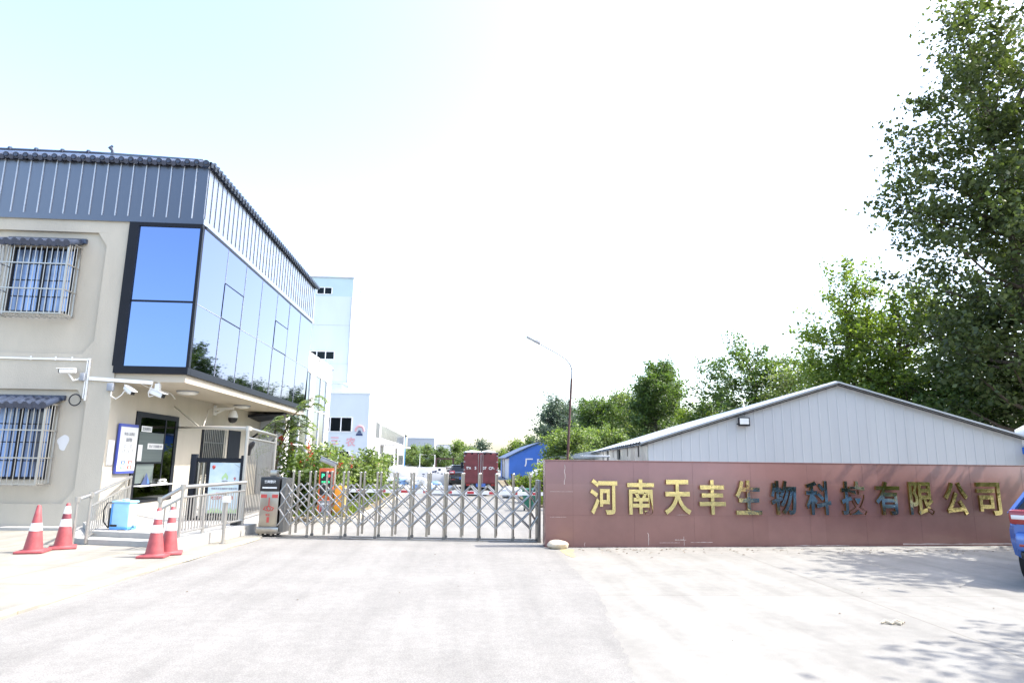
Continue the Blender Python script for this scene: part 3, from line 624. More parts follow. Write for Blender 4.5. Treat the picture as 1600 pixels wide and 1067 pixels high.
cone((-5.38, 12.68, .036), .35, 'red cone with two white bands half hidden right behind the nearest cone', [(.47, .635, 'white_band'), (.76, .93, 'white_band')])

def lerp(a, b, t): return tuple(a[i]+(b[i]-a[i])*t for i in range(3))
# left railing
t = thing('stair_railing', 'pale steel railing climbing beside the notice board to the gatehouse corner', 'railing', (-8.2, 15.3, 0))
A0, A1, A2 = (-7.62, 13.62, .036), (-7.55, 13.95, .06), (-8.85, 18.12, .25)
up = lambda p, h: (p[0], p[1], p[2]+h)
b = MB(); b.tube([up(A0, .90), up(A1, .95), up(A2, 1.0)], .036, 10); b.lathe([(.05, -.05), (.05, .05)], c=up(A0, .90), n=10); b.lathe([(.05, -.05), (.05, .05)], c=up(A1, .95), n=10); b.build('handrail', 'steel_white', t)
for p, h in ((A0, .9), (A1, .95), (A2, 1.0), (lerp(A1, A2, .86), 1.0)):
    b = MB(); b.tube([p, up(p, h)], .030, 10); b.build('post', 'steel_white', t)
b = MB(); b.tube([up(A1, .72), up(A2, .76)], .022); b.tube([up(A1, .12), up(A2, .12)], .022)
for i in range(1, 22):
    q = lerp(A1, A2, i/22); b.tube([up(q, .12), up(q, .745)], .012, 6)
b.build('infill_bars', 'steel_white', t)
# right railing
t = thing('platform_railing', 'pale steel railing with close bars along the right edge of the entrance platform', 'railing', (-5.3, 14, 0))
B0, B1, B2 = (-5.86, 13.22, .036), (-5.47, 13.25, .25), (-5.10, 15.75, .25)
b = MB(); b.tube([up(B0, .93), up(B1, .96), up(B2, .97)], .038, 10)
for p in (up(B0, .93), up(B1, .96)): b.lathe([(.052, -.05), (.052, .05)], c=p, n=10)
b.build('handrail', 'steel_white', t)
for p, h in ((B0, .93), (B1, .96), (B2, .97), (lerp(B1, B2, .33), .8), (lerp(B1, B2, .66), .8)):
    b = MB(); b.tube([p, up(p, h)], .030, 10); b.build('post', 'steel_white', t)
b = MB(); b.tube([up(B0, .74), up(B1, .76), up(B2, .78)], .022); b.tube([up(B1, .10), up(B2, .12)], .022)
for i in range(1, 24):
    q = lerp(B1, B2, i/24); b.tube([up(q, .11), up(q, .78)], .013, 6)
for i in (1, 2, 3): q = lerp(B0, B1, i/4); b.tube([up(q, .2), up(q, .75)], .013, 6)
b.build('infill_bars', 'steel_white', t)
t = thing('card_reader_post', 'short steel post with a white reader box in front of the platform railing', 'post', (-4.96, 14.2, 0))
b = MB(); b.tube([(-4.96, 14.2, .036), (-4.96, 14.2, .86)], .032, 10); b.lathe([(.07, 0), (.07, .02)], c=(-4.96, 14.2, .036), n=12); b.build('post', 'steel_white', t)
b = MB(); b.box(-5.03, -4.89, 14.13, 14.26, .86, .98, .012); b.build('reader', 'white_pipe', t)
# sprayer tank
t = thing('backpack_sprayer', 'light blue plastic backpack sprayer leaning by the left railing', 'sprayer', (-7.28, 14.75, .25))
X = axes((-7.28, 14.75, .25), R(-12))
b = MB(X); b.box(-.17, .23, -.13, .13, .03, .56, .035); b.build('tank', 'sprayer_light', t)
b = MB(X); b.box(-.205, -.172, -.12, .12, .05, .54, .012); b.box(-.19, .24, -.14, .14, 0, .07, .015); b.build('back_plate', 'sprayer', t)
b = MB(X); b.box(-.19, .245, -.145, .145, .555, .60, .015); b.lathe([(.07, .60), (.07, .625), (.05, .635)], c=(.03, 0, 0), n=18); b.build('lid', 'sprayer_light', t)
b = MB(X); b.box(-.18, -.02, -.136, -.128, .05, .11); b.build('switch_panel', 'black_plastic', t)
b = MB(X); b.tube([(-.2, -.05, .56), (-.36, -.05, .55), (-.43, -.05, .4), (-.42, -.03, .15), (-.33, 0, .03), (-.21, 0, .03)], .013); b.tube([(.23, 0, .06), (.29, -.02, .05), (.31, -.06, .1), (.28, -.1, .01), (.05, -.18, .005)], .009); b.build('hose', 'black_plastic', t)
b = MB(X); b.box(-.27, -.215, -.1, .1, .05, .45, .02); b.build('harness', 'black_plastic', t)

# black pedestrian gate with poster
GX = Matrix.Translation((-.12, 0, 0))
t = thing('advertising_gate', 'black framed pedestrian gate carrying a pale blue poster with a green emblem', 'gate', (-6.17, 16.9, .25))
b = MB(GX); b.box(-6.72, -6.58, 16.83, 16.97, .25, 1.86, .008); b.box(-5.50, -5.38, 16.83, 16.97, .25, 1.84, .008); b.build('post', 'frame_dark', t)
b = MB(GX); b.box(-6.58, -5.50, 16.86, 16.94, 1.66, 1.77); b.box(-6.32, -6.25, 16.86, 16.94, .36, 1.66); b.box(-6.25, -5.50, 16.86, 16.94, .36, .42)
for i in range(22): b.box(-6.57+i*.05, -6.545+i*.05, 16.87, 16.93, .28, .355)
b.box(-6.58, -5.50, 16.865, 16.935, .26, .28); b.build('frame', 'frame_dark', t)
b = MB(GX)
for x in (-6.52, -6.40): b.tube([(x, 16.9, .3), (x, 16.9, 1.65)], .035, 10)
b.build('tube_bars', 'steel', t)
b = MB(GX); b.box(-6.245, -5.505, 16.87, 16.89, .425, 1.655); po = b.build('poster', 'poster', t)
yp = 16.866
b = MB(GX); c = (-5.86, yp, 1.30)
b.add([(c[0]-.08, yp, 1.24), (c[0]-.03, yp, 1.24), (c[0]-.03, yp, 1.29), (c[0]+.03, yp, 1.29), (c[0]+.03, yp, 1.24), (c[0]+.08, yp, 1.24), (c[0]+.08, yp, 1.32), (c[0]+.01, yp, 1.42), (c[0]-.03, yp, 1.36), (c[0]-.08, yp, 1.30)], [tuple(range(10))]); b.build('emblem', 'leaf_green', po)
b = MB(GX); put_text(b, '河南天丰', (-5.86, yp, 1.205), h=.035, fat=.02); put_text(b, '河南天丰生物科技有限公司', (-5.86, yp, 1.02), w=.62, fat=.02); b.build('print', 'ink_grey', po)
b = MB(GX); put_text(b, '热烈欢迎', (-5.92, yp, .90), h=.06, fat=.02); put_text(b, '欢迎光临指导', (-5.88, yp, .80), h=.09, fat=.02); put_text(b, '9', (-5.62, yp, 1.26), h=.08, fat=.02)
b.lathe([(.001, -.055), (.03, -.02), (.042, .015), (.03, .045), (.001, .05)], c=(-6.15, yp, 1.54), n=14); b.build('red_print', 'tag_red', po)
b = MB(GX)
for i in range(14): x = -6.22+.05*i; b.add([(x, yp, .43), (x+.07, yp, .43), (x+.035+.02*math.sin(i), yp, .52+.05*abs(math.sin(i*2.1)))], [(0, 1, 2)])
b.build('green_print', 'leaf_green', po)
b = MB(GX)
for i in range(7): b.xz([(-5.66+.02*i, 1.62-.012*i), (-5.63+.02*i, 1.615-.012*i), (-5.645+.02*i, 1.63-.012*i)], yp-.001, yp)
b.build('blossom_print', 'ink_grey', po)
# tall fence
t = thing('tall_railing', 'tall pale steel railing of close upright bars beside the motor unit of the folding gate', 'railing', (-5.5, 18, .25))
F0, F1 = (-5.43, 16.6, .25), (-5.56, 19.5, .25)
b = MB(); b.tube([up(F0, 2.25), up(F1, 2.17)], .045, 10); b.lathe([(.06, -.05), (.06, .06)], c=up(F0, 2.25), n=10); b.build('rail', 'steel_white', t)
b = MB(); b.tube([up(F0, 2.02), up(F1, 1.96)], .03); b.build('rail', 'steel_white', t)
b = MB(); b.tube([up(F0, .12), up(F1, .12)], .03); b.build('rail', 'steel_white', t)
for p, h in ((F0, 2.25), (F1, 2.17)):
    b = MB(); b.tube([p, up(p, h)], .042, 10); b.build('post', 'steel_white', t)
b = MB()
for i in range(1, 20): q = lerp(F0, F1, i/20); b.tube([up(q, .12), up(q, 2.0)], .015, 8)
b.build('upright_bars', 'steel_mid', t)
b = MB(); b.box(-5.36, -5.2, 15.7, 16.0, .25, .33, .01); tag(b.build('gate_stop', 'black_plastic'), 'small black stop block at the foot of the platform railing end', 'block')
b = MB(); b.tube([(-5.42, 16.75, 1.85), (-5.40, 16.72, 2.0), (-5.33, 16.7, 2.12), (-5.28, 16.7, 2.18)], [.05, .06, .07, .03], 8); tag(b.build('gate_lock', 'black_plastic'), 'black lock housing at the top right of the poster gate', 'lock')

# motor unit of the folding gate
t = thing('gate_motor_unit', 'steel drive cabinet of the folding gate with black nameplate and red ornaments', 'gate motor', (-4.48, 15.9, 0))
X = axes((-4.48, 15.9, .004), R(-6))
b = MB(X); b.box(-.22, .22, -.24, .24, .22, 1.22, .02); b.build('cabinet', 'steel', t)
b = MB(X); b.box(-.25, .27, -.27, .27, .07, .22, .02); b.build('skirt', 'steel', t)
b = MB(X); b.box(-.225, .222, -.27, .2, 1.02, 1.34, .012); np_ = b.build('nameplate', 'black_plastic', t)
b = MB(X); put_text(b, '来宾登记', (0, -.273, 1.24), w=.27, fat=.02); b.box(-.17, .17, -.2745, -.2715, 1.085, 1.12); b.build('lettering', 'paper', np_)
for x in (-.15, .10):
    for y in (-.2, .2):
        b = MB(X); b.disc_x((x, y, .055), .055, .05, axis=Vector((0, 1, 0))); wh = b.build('wheel', 'rubber', t)
        b = MB(X); b.disc_x((x, y-.027*(1 if y < 0 else -1), .055), .03, .01, 12, axis=Vector((0, 1, 0))); b.build('hub', 'steel', wh)
b = MB(X); yo = -.243
b.box(-.20, -.06, yo, -.2405, .87, .95); b.box(.06, .20, yo, -.2405, .87, .95); b.box(-.012, .012, yo, -.2405, .68, .88)
ring = [(.11*math.cos(a)*(1+.2*math.sin(6*a)), yo, .63+.05*math.sin(a)) for a in np.linspace(0, 6.28, 30)]; b.tube(ring, .009, 4, False)
b.tube([(-.05, yo, .64), (0, yo, .70), (.05, yo, .62), (0, yo, .57), (-.05, yo, .64)], .012, 4, False)
put_text(b, '安全', (-.01, yo, .49), h=.05, fat=.03); b.box(-.03, .03, yo, -.2405, .32, .44); b.build('red_ornament', 'tag_red', t)
b = MB(X); b.box(-.1, .05, -.05, .1, 1.345, 1.50, .01); b.build('control_box', 'steel', t)
b = MB(X); b.box(.26, .36, -.22, .22, .1, 1.32); b.build('rear_column', 'steel_dark', t)

# folding gate
GA, GB = Vector((-3.93, 15.45, .01)), Vector((1.62, 14.88, .01))
t = thing('folding_gate', 'stainless steel folding gate of upright posts and crossed lattice bars across the road', 'gate', ((GA+GB)/2)[:])
dirg = (GB-GA).normalized(); nrm = Vector((-dirg.y, dirg.x, 0))*.36
NP = 15; xs_ = [i/(NP-1) for i in range(NP)]
def gp(i, back): return GA+(GB-GA)*(i/(NP-1))*.98+(nrm if back else Vector((0, 0, 0)))
for back in (0, 1):
    for i in range(NP):
        p = gp(i, back)
        b = MB(); b.tube([p+Vector((0, 0, .07)), p+Vector((0, 0, 1.47))], .027, 10); b.lathe([(.033, 1.45), (.033, 1.475), (.02, 1.49)], c=p, n=10)
        for z in (1.01, .64, .27): b.bar(p+Vector((-.035, -.03, z)), p+Vector((.035, -.03, z)), .03)
        po_ = b.build('post', 'steel', t)
        if i % 2 == 1:
            b = MB(); b.disc_x(p+Vector((0, -.01, .04)), .038, .028, 16, axis=dirg.cross(Vector((0, 0, 1)))); b.bar(p+Vector((0, 0, .06)), p+Vector((0, 0, .14)), .04); b.build('wheel', 'steel_dark', po_)
    for i in range(-1, NP):
        a = gp(i, back) if i >= 0 else GA-dirg*.28+(nrm if back else Vector((0, 0, 0))); c = gp(i+1, back) if i < NP-1 else GB+dirg*.12+(nrm if back else Vector((0, 0, 0)))
        md = (a+c)/2; off = nrm.normalized()*(-.03 if not back else .03); b = MB()
        Z = lambda p, z, k=1: p+Vector((0, 0, z))+off*k
        b.tube([Z(a, 1.01), Z(md, 1.2)], .016, 8); b.tube([Z(md, 1.2), Z(c, 1.01)], .016, 8)
        for z0, z1 in ((1.01, .64), (.64, .27)):
            b.tube([Z(a, z0), Z(c, z1)], .016, 8); b.tube([Z(a, z1, 2.1), Z(c, z0, 2.1)], .016, 8)
        b.lathe([(.022, -.02), (.022, .02)], c=Z(md, 1.2), n=8)
        b.build('lattice_bay', 'steel', t)
b = MB(); b.bar(GA-dirg*.3+Vector((0, 0, .008)), GB+dirg*.15+Vector((0, 0, .008)), .05, .012); b.bar(GA+nrm-dirg*.3+Vector((0, 0, .008)), GB+nrm+dirg*.15+Vector((0, 0, .008)), .05, .012); b.build('ground_rail', 'steel_dark', t)
b = MB(); b.box(1.67, 1.735, 14.74, 15.3, 0, 1.36, .006); tag(b.build('gate_stop_post', 'steel_dark'), 'dark steel end post closing the folding gate against the maroon wall', 'post')

# barrier machine and boom
t = thing('parking_barrier', 'orange and yellow parking barrier cabinet with ticket display and striped boom', 'barrier', (-3.85, 20, 0))
b = MB(); b.box(-4.33, -3.93, 19.9, 20.25, 0.004, .60, .02); b.box(-4.33, -3.93, 19.9, 20.25, .62, 1.5, .02); b.build('ticket_pillar', 'orange', t)
b = MB(); b.box(-4.28, -3.98, 19.885, 19.899, .72, 1.40); di = b.build('display', 'black_plastic', t)
b = MB(); put_text(b, 'P', (-4.20, 19.882, 1.28), h=.12, fat=.03); put_text(b, '欢迎光临', (-4.12, 19.882, 1.10), w=.24, fat=.02); b.build('green_sign', 'led_green', di)
b = MB(); b.disc_x((-4.04, 19.88, 1.28), .045, .006, 16, axis=Vector((0, 1, 0))); b.build('red_sign', 'led_red', di)
b = MB(); b.box(-4.26, -3.98, 19.885, 19.899, .10, .56); b.build('lower_panel', 'grey_plastic', t)
b = MB(); b.box(-4.2, -4.05, 19.879, 19.884, .44, .49); b.build('sticker', 'paper', t)
b = MB(); b.add([(-4.27, 19.88, .12), (-4.18, 19.88, .12), (-4.2, 19.88, .44)], [(0, 1, 2)]); b.build('red_patch', 'red_band', t)
b = MB(); b.box(-3.86, -3.52, 20.0, 20.32, .004, .98, .02); b.build('barrier_cabinet', 'yellow', t)
b = MB(); b.box(-3.6, -3.515, 19.97, 19.998, .1, .95, .004); b.build('cabinet_edge', 'cabinet_pale', t)
b = MB(); b.tube([(-3.9, 20.05, 1.0), (-3.9, 20.05, 1.62)], .04, 10); b.build('camera_pole', 'steel_white', t)
X = Matrix.Translation((-4.05, 19.95, 1.66)) @ Matrix.Rotation(R(10), 4, 'Z') @ Matrix.Rotation(R(22), 4, 'Y')
b = MB(X); b.box(-.3, .2, -.09, .09, -.06, .07, .02); b.box(-.34, .22, -.11, .11, .07, .09, .006); b.build('plate_camera', 'lamp_grey', t)
bo0, bo1 = Vector((-3.5, 19.93, .86)), Vector((2.65, 19.93, .80)); b = MB(); b.bar(bo0, bo1, .045, .10); bm_ = b.build('boom', 'white_paint', t)
b = MB()
for i in range(9):
    q = bo0+(bo1-bo0)*((i+.6)/9.3); b.box(q.x-.10, q.x+.10, 19.90, 19.9065, q.z-.035, q.z+.035)
b.build('red_marks', 'red_band', bm_)

# ------------------------------------------------------------------ maroon sign wall
WA = Vector((1.745, 13.99, 0)); WB = Vector((16.6, 14.70, 0)); wang = math.atan2(WB.y-WA.y, WB.x-WA.x); WL = (WB-WA).length
t = thing('sign_wall', 'long glossy maroon tiled wall with twelve brass Chinese characters', 'wall', WA[:])
X = axes(WA, wang)
b = MB(X); b.box(0, WL, 0, .32, 0, 1.80, .006)
wl = b.build('wall', 'wall_tile', t)
b = MB(X)
rnd = random.Random(5)
for i in range(10):      # tile joints, barely raised
    b.box(1.35*i+.6-.002, 1.35*i+.6+.002, -.0012, 0, .02, 1.78)
b.box(.02, WL-.02, -.0012, 0, .655, .658); b.build('tile_joints', 'wall_joint', t)
b = MB(X)
for (x, z0, z1, wd) in ((2.25, .04, .30, .02), (3.05, .03, .22, .012), (.85, .02, .1, .012), (11.1, .02, .3, .022), (.42, 1.3, 1.72, .02), (11.5, .7, 1.05, .015), (11.9, .95, 1.4, .015)):
    pts = [(x+rnd.uniform(-.6, .6)*wd, z0+(z1-z0)*k/6) for k in range(7)]
    for (p, q) in zip(pts[:-1], pts[1:]): b.add([(p[0]-wd*.5, -.0015, p[1]), (p[0]+wd*.4, -.0015, p[1]), (q[0]+wd*.35, -.0015, q[1]), (q[0]-wd*.4, -.0015, q[1])], [(0, 1, 2, 3)])
for (x0, x1, z, h) in ((2.5, 2.95, .085, .012), (3.2, 3.7, .09, .014), (2.85, 3.1, .14, .02), (5.6, 6.9, .012, .02), (.1, .45, .62, .008), (.1, .6, 1.15, .008), (2.9, 3.15, .67, .01), (8.2, 11.0, .03, .035)):
    n = 14; top = [(x0+(x1-x0)*k/n, z+h*rnd.uniform(.3, 1)) for k in range(n+1)]
    for (p, q) in zip(top[:-1], top[1:]): b.add([(p[0], -.0015, z), (q[0], -.0015, z), (q[0], -.0015, q[1]), (p[0], -.0015, p[1])], [(0, 1, 2, 3)])
b.build('lime_stains', 'stain_white', t)
b = MB(X); b.box(-.004, WL, -.012, .33, 1.80, 1.825, .003); b.build('coping', 'wall_tile', t)
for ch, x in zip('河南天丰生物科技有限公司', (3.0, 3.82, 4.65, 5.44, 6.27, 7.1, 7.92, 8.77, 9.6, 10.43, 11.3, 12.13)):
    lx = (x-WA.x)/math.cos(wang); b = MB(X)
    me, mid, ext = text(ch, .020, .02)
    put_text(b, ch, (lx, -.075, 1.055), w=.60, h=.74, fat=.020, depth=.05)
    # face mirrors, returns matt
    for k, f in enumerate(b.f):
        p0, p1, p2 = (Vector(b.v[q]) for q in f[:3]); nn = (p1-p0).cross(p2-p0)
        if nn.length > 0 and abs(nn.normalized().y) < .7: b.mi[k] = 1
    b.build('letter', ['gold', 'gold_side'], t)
b = MB(); b.blob((0, 0, .06), .21, .14, .10, 3, .10, flat=.8); o = tag(b.build('boulder', 'stone'), 'pale rounded stone lying at the left foot of the maroon wall', 'stone'); o.location = (1.98, 13.78, -.002)
b = MB()
for k, (x, y) in enumerate(((4.83, 7.50), (4.92, 7.46), (4.98, 7.51))): b.tube([(x, y, .012), (x+.05, y+.02, .03), (x+.10, y-.02, .012), (x+.13, y+.01, .02)], [.012, .02, .016, .006], 6)
tag(b.build('litter', 'stone'), 'crumpled strip of pale litter on the concrete forecourt', 'litter')
b = MB(); b.blob((5.10, 7.53, .012), .035, .02, .012, 2); tag(b.build('dead_leaf', 'wood'), 'small dark dead leaf beside the crumpled litter', 'leaf')

# ------------------------------------------------------------------ white shed behind the wall
L = R(-7.6); X = axes((6.26, 21.8, 0), L); WID = 12.95; LEN = 30
t = thing('storage_shed', 'long white metal shed with a low gable behind the maroon wall', 'shed', (6.26, 21.8, 0))
ez, pz, pxm = 2.50, 4.52, 6.42
b = MB(X); b.xz([(0, 0), (WID, 0), (WID, ez+.05), (pxm, pz), (0, ez)], 0, .12)
def gz(x): return ez+(pz-ez)*x/pxm if x < pxm else pz-(pz-ez-.05)*(x-pxm)/(WID-pxm)
b.build('gable_wall', 'sheet_white', t)
b = MB(X); x = .2; i = 0
while x < WID-.1:
    b.add([(x-.022, 0, .02), (x-.012, -.010, .02), (x+.012, -.010, .02), (x+.022, 0, .02), (x-.022, 0, gz(x)-.06), (x-.012, -.010, gz(x)-.06), (x+.012, -.010, gz(x)-.06), (x+.022, 0, gz(x)-.06)], [(0, 1, 5, 4), (1, 2, 6, 5), (2, 3, 7, 6), (4, 5, 6, 7)])
    x += .31
b.build('gable_ribs', 'sheet_white', t)
b = MB(X); n = 150
vs = []; fs = []
for i in range(n+1):
    y = .13+(LEN-.13)*i/n; d = .0 if i % 4 < 2 else .045
    vs += [(d, y, 0), (d, y, ez+.02)]
for i in range(n): fs.append((2*i, 2*i+1, 2*i+3, 2*i+2))
b.add(vs, fs); b.box(.05, .15, .13, LEN, 0, ez); b.box(WID-.1, WID, .13, LEN, 0, ez+.03); b.box(.15, WID-.1, LEN-.12, LEN, 0, ez)
b.build('side_wall', 'galv', t)
b = MB(X)
for y, h in ((2.5, .22), (6.0, .18), (9.5, .3), (12.5, .2), (15.5, .35), (19, .25)): b.box(-.02, -.004, y, y+.12 if h < .3 else y+.9, ez-h-.3, ez-.12)
b.build('side_openings', 'frame_dark', t)
b = MB(X); ov = .28
sl_ = (pz-ez)/pxm
vs = []; fs = []; n = 110
for i in range(n+1):
    y = -.14+(LEN+.3)*i/n; k = .035 if i % 3 == 1 else 0
    vs += [(-ov, y, ez-ov*sl_+.05+k), (pxm, y, pz+.05+k), (WID+.2, y, ez-.02+.05+k)]
for i in range(n): fs += [(3*i, 3*i+1, 3*i+4, 3*i+3), (3*i+1, 3*i+2, 3*i+5, 3*i+4)]
b.add(vs, fs); b.add([(p[0], p[1], p[2]-.09) for p in vs], [tuple(reversed(f)) for f in fs])
b.build('roof', 'roof_sheet', t)
b = MB(X)
for (p, q) in (((-ov, ez-ov*sl_), (pxm, pz)), ((WID+.2, ez-.02), (pxm, pz))):
    b.bar((p[0], -.17, p[1]+.02), (q[0], -.17, q[1]+.02), .03, .055)
b.build('barge_flashing', 'roof_sheet', t)
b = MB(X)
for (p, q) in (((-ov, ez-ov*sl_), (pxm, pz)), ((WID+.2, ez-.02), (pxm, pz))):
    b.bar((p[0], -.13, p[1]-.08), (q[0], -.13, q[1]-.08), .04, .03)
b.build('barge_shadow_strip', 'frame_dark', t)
t2 = thing('floodlight', 'square black framed floodlight on the left half of the white gable', 'floodlight', (X @ Vector((3.2, -.1, 3.1)))[:])
b = MB(X); b.box(3.02, 3.40, -.20, -.10, 3.03, 3.33, .015); b.bar((2.98, -.10, 3.10), (3.4, -.06, 3.10), .04); b.build('housing', 'black_plastic', t2)
b = MB(X); b.box(3.06, 3.36, -.208, -.201, 3.09, 3.29); b.build('lens', 'lamp_glass', t2)
# small lower shed at the far end
X2 = axes((6.9, 50.2, 0), L); t = thing('lean_to_shed', 'small low shed with pale roof just beyond the left end of the white shed', 'shed', (6.9, 50.2, 0))
b = MB(X2); b.box(0, 5, 0, 6, 0, 2.0); b.build('wall', 'galv', t)
b = MB(X2); b.add([(-.5, -.4, 2.05), (5.2, -.4, 2.9), (5.2, 6.3, 2.9), (-.5, 6.3, 2.05), (-.5, -.4, 2.0), (5.2, -.4, 2.02), (5.2, 6.3, 2.02), (-.5, 6.3, 2.0)], [(0, 1, 2, 3), (4, 5, 1, 0), (7, 3, 2, 6), (0, 3, 7, 4)]); b.build('roof', 'roof_sheet', t)
b = MB(); b.tube([(5.2, 24.2, .0), (5.2, 24.2, 1.95)], .03); b.box(4.4, 5.4, 23.9, 24.6, 1.95, 2.02, .01); tag(b.build('flat_canopy', 'roof_sheet'), 'small pale flat canopy sheet beside the foot of the street lamp', 'canopy')
# right end tank
t = thing('water_tank', 'white tank on a blue stand at the right edge beside the white shed', 'tank', (18.9, 20.2, 0))
b = MB(); b.lathe([(.5, 2.42), (.55, 2.5), (.55, 3.0), (.3, 3.15)], c=(18.95, 20.2, 0), n=20); b.build('tank', 'white_paint', t)
b = MB(); b.box(18.38, 19.5, 19.7, 20.7, 2.2, 2.42); b.build('stand_top', 'blue_paint', t)
b = MB()
for x in (18.5, 19.4):
    for y in (19.8, 20.6): b.bar((x, y, 0), (x, y, 2.2), .08)
b.box(18.45, 18.5, 19.85, 20.55, 0, 2.2)
b.build('stand_frame', 'lamp_grey', t)

# ------------------------------------------------------------------ street lamp
t = thing('street_lamp', 'rusty street lamp pole with a curved grey arm leaning over the yard', 'street lamp', (3.93, 25, 0))
b = MB(); b.tube([(3.90, 25, 0), (3.98, 25, 1.9), (4.15, 25, 5.0)], .055, 10, r1=.045); b.build('pole', 'rust', t)
arc = [(4.15, 25, 4.98), (4.17, 25, 5.35), (4.10, 25, 5.58), (3.92, 25, 5.80), (3.6, 25, 6.0), (3.1, 25, 6.26), (2.9, 25, 6.37)]
b = MB(); b.tube(arc, .036, 10, r1=.026); b.build('arm', 'lamp_grey', t)
Xl = Matrix.Translation((2.66, 25, 6.49)) @ Matrix.Rotation(R(27), 4, 'Y')
b = MB(Xl); b.box(-.36, .26, -.10, .10, -.035, .035, .02); b.box(.02, .24, -.07, .07, .035, .075, .01); hd = b.build('lamp_head', 'lamp_grey', t)
b = MB(Xl); b.box(-.33, -.02, -.08, .08, -.045, -.036); b.build('lens', 'lamp_glass', hd)

# ------------------------------------------------------------------ buildings further in
t = thing('showroom_building', 'white building with tall mirror glass bays behind the gatehouse and hedge', 'building', (-13, 38, 0))
b = MB(); b.box(-22, -9.22, 33.12, 43.7, 0, 7.7); b.box(-9.22, -9.1, 33.12, 34.2, 0, 7.7); b.box(-9.22, -9.1, 34.2, 43.7, 6.75, 7.7); b.box(-9.22, -9.1, 34.2, 43.7, 0, .5)
b.box(-9.22, -9.1, 38.2, 39.2, .5, 6.75); b.box(-9.22, -9.1, 42.6, 43.7, .5, 6.75)
b.box(-22, -9.1, 33.0, 33.12, 4.2, 7.7); b.box(-22, -9.1, 33.0, 33.12, 0, .9)
for x in (-13.1, -11.9, -10.6, -9.3): b.box(x-.2, x+.2 if x < -9.4 else -9.1, 33.0, 33.12, .9, 4.2)
b.build('wall', 'plaster', t)
for i, (y0, y1) in enumerate(((34.2, 38.2), (39.2, 42.6))):
    b = MB(); b.box(-9.2, -9.17, y0, y1, .5, 6.75); wg = b.build('window', 'glass_pale', t)
    b = MB()
    for y in (y0+.03, (y0+y1)/2, y1-.03): b.box(-9.169, -9.11, y-.03, y+.03, .5, 6.75)
    for z in (.53, 2.5, 4.6, 6.72): b.box(-9.168, -9.12, y0+.06, y1-.06, z-.025, z+.025)
    b.build('frame', 'white_paint', wg)
for x0, x1 in ((-12.9, -12.1), (-11.7, -10.8), (-10.4, -9.5)):
    b = MB(); b.box(x0, x1, 33.04, 33.06, .9, 4.2); b.build('window', 'glass_pale', t)
b = MB(); b.box(-22, -9.05, 32.95, 43.75, 7.7, 7.82); b.build('roof_edge', 'white_paint', t)

t = thing('farm_goods_building', 'pale ice-blue block with two pink Chinese characters and a pink sun emblem', 'building', (-15, 62, 0))
b = MB(); b.box(-26, -8.9, 60, 64, 0, 7.68); b.build('wall', 'panel_ice', t)
b = MB(); b.box(-26, -8.85, 59.95, 64.05, 7.68, 7.85); b.build('roof_edge', 'white_paint', t)
def strip_window(t, x0, x1, z0, z1, y, n, fr='white_paint', gl='glass_dark'):
    b = MB(); b.box(x0, x1, y-.06, y-.002, z0-.06, z0); b.box(x0, x1, y-.06, y-.002, z1, z1+.06)
    for i in range(n+1):
        x = x0+(x1-x0)*i/n; b.box(x-.05, x+.05, y-.055, y-.002, z0, z1)
    w_ = b.build('window', fr, t); p = MB(); p.box(x0+.05, x1-.05, y-.03, y-.004, z0, z1); p.build('pane', gl, w_)
strip_window(t, -14.3, -10.4, 4.22, 5.45, 60, 4); strip_window(t, -14.3, -10.5, 1.0, 2.4, 60, 4)
b = MB(); put_text(b, '三', (-11.86, 59.985, 3.36), w=.78, fat=.03); put_text(b, '农', (-10.42, 59.985, 3.28), w=.88, fat=.03)
ring = [(-9.66+.36*math.cos(a), 59.98, 4.35+.36*math.sin(a)) for a in np.linspace(-.3, 3.45, 22)]; b.tube(ring, .10, 5)
b.build('lettering', 'pink', t)
b = MB(); b.xz([(-9.98, 3.85), (-9.36, 3.85), (-9.40, 4.05), (-9.94, 4.05)], 59.97, 59.99); b.xz([(-9.86, 4.08), (-9.48, 4.08), (-9.52, 4.2), (-9.82, 4.2)], 59.97, 59.99); b.xz([(-9.8, 4.23), (-9.55, 4.23), (-9.58, 4.33), (-9.77, 4.33)], 59.97, 59.99); b.build('emblem', 'navy', t)

t = thing('workshop_building', 'long white two-storey workshop with strip windows and door canopies along the yard road', 'building', (-12, 88, 0))
X = axes((-8.86, 64.06, 0), R(90+1.3))     # local x runs along the yard, y to the left (away from the road)
b = MB(X); b.box(0, 42, 0, 14, 0, 6.3); b.build('wall', 'plaster', t)
def ws_window(x0, x1, z0, z1, n):
    b = MB(X)
    for i in range(n+1): x = x0+(x1-x0)*i/n; b.box(x-.06, x+.06, -.06, -.002, z0, z1)
    b.box(x0, x1, -.05, -.003, z1, z1+.1)
    w_ = b.build('window', 'lamp_grey', t); p = MB(X); p.box(x0+.05, x1-.05, -.03, -.004, z0, z1); p.build('pane', 'glass_pale', w_)
ws_window(.8, 4.0, 3.9, 5.35, 4); ws_window(5.8, 40, 4.0, 5.3, 26); ws_window(10.5, 22, .9, 2.3, 8); ws_window(.8, 3.6, 1, 2.5, 3); ws_window(30.5, 40, .9, 2.3, 6)
for x in (6.2, 25.5):
    b = MB(X); b.box(x, x+2.6, -.05, -.004, 0, 3.1); d = b.build('door', 'lamp_grey', t); b = MB(X); b.box(x+1.35, x+2.5, -.06, -.051, .05, 2.4); b.build('opening', 'frame_dark', d)
    b = MB(X); b.box(x-.8, x+3.6, -1.8, -.002, 3.25, 3.42); b.build('canopy', 'plaster', t)
b = MB(X); b.box(42.05, 50, .35, 12, 0, 5.6); o = tag(b.build('annexe', 'blue_paint'), 'bright blue end block just beyond the white workshop', 'building')
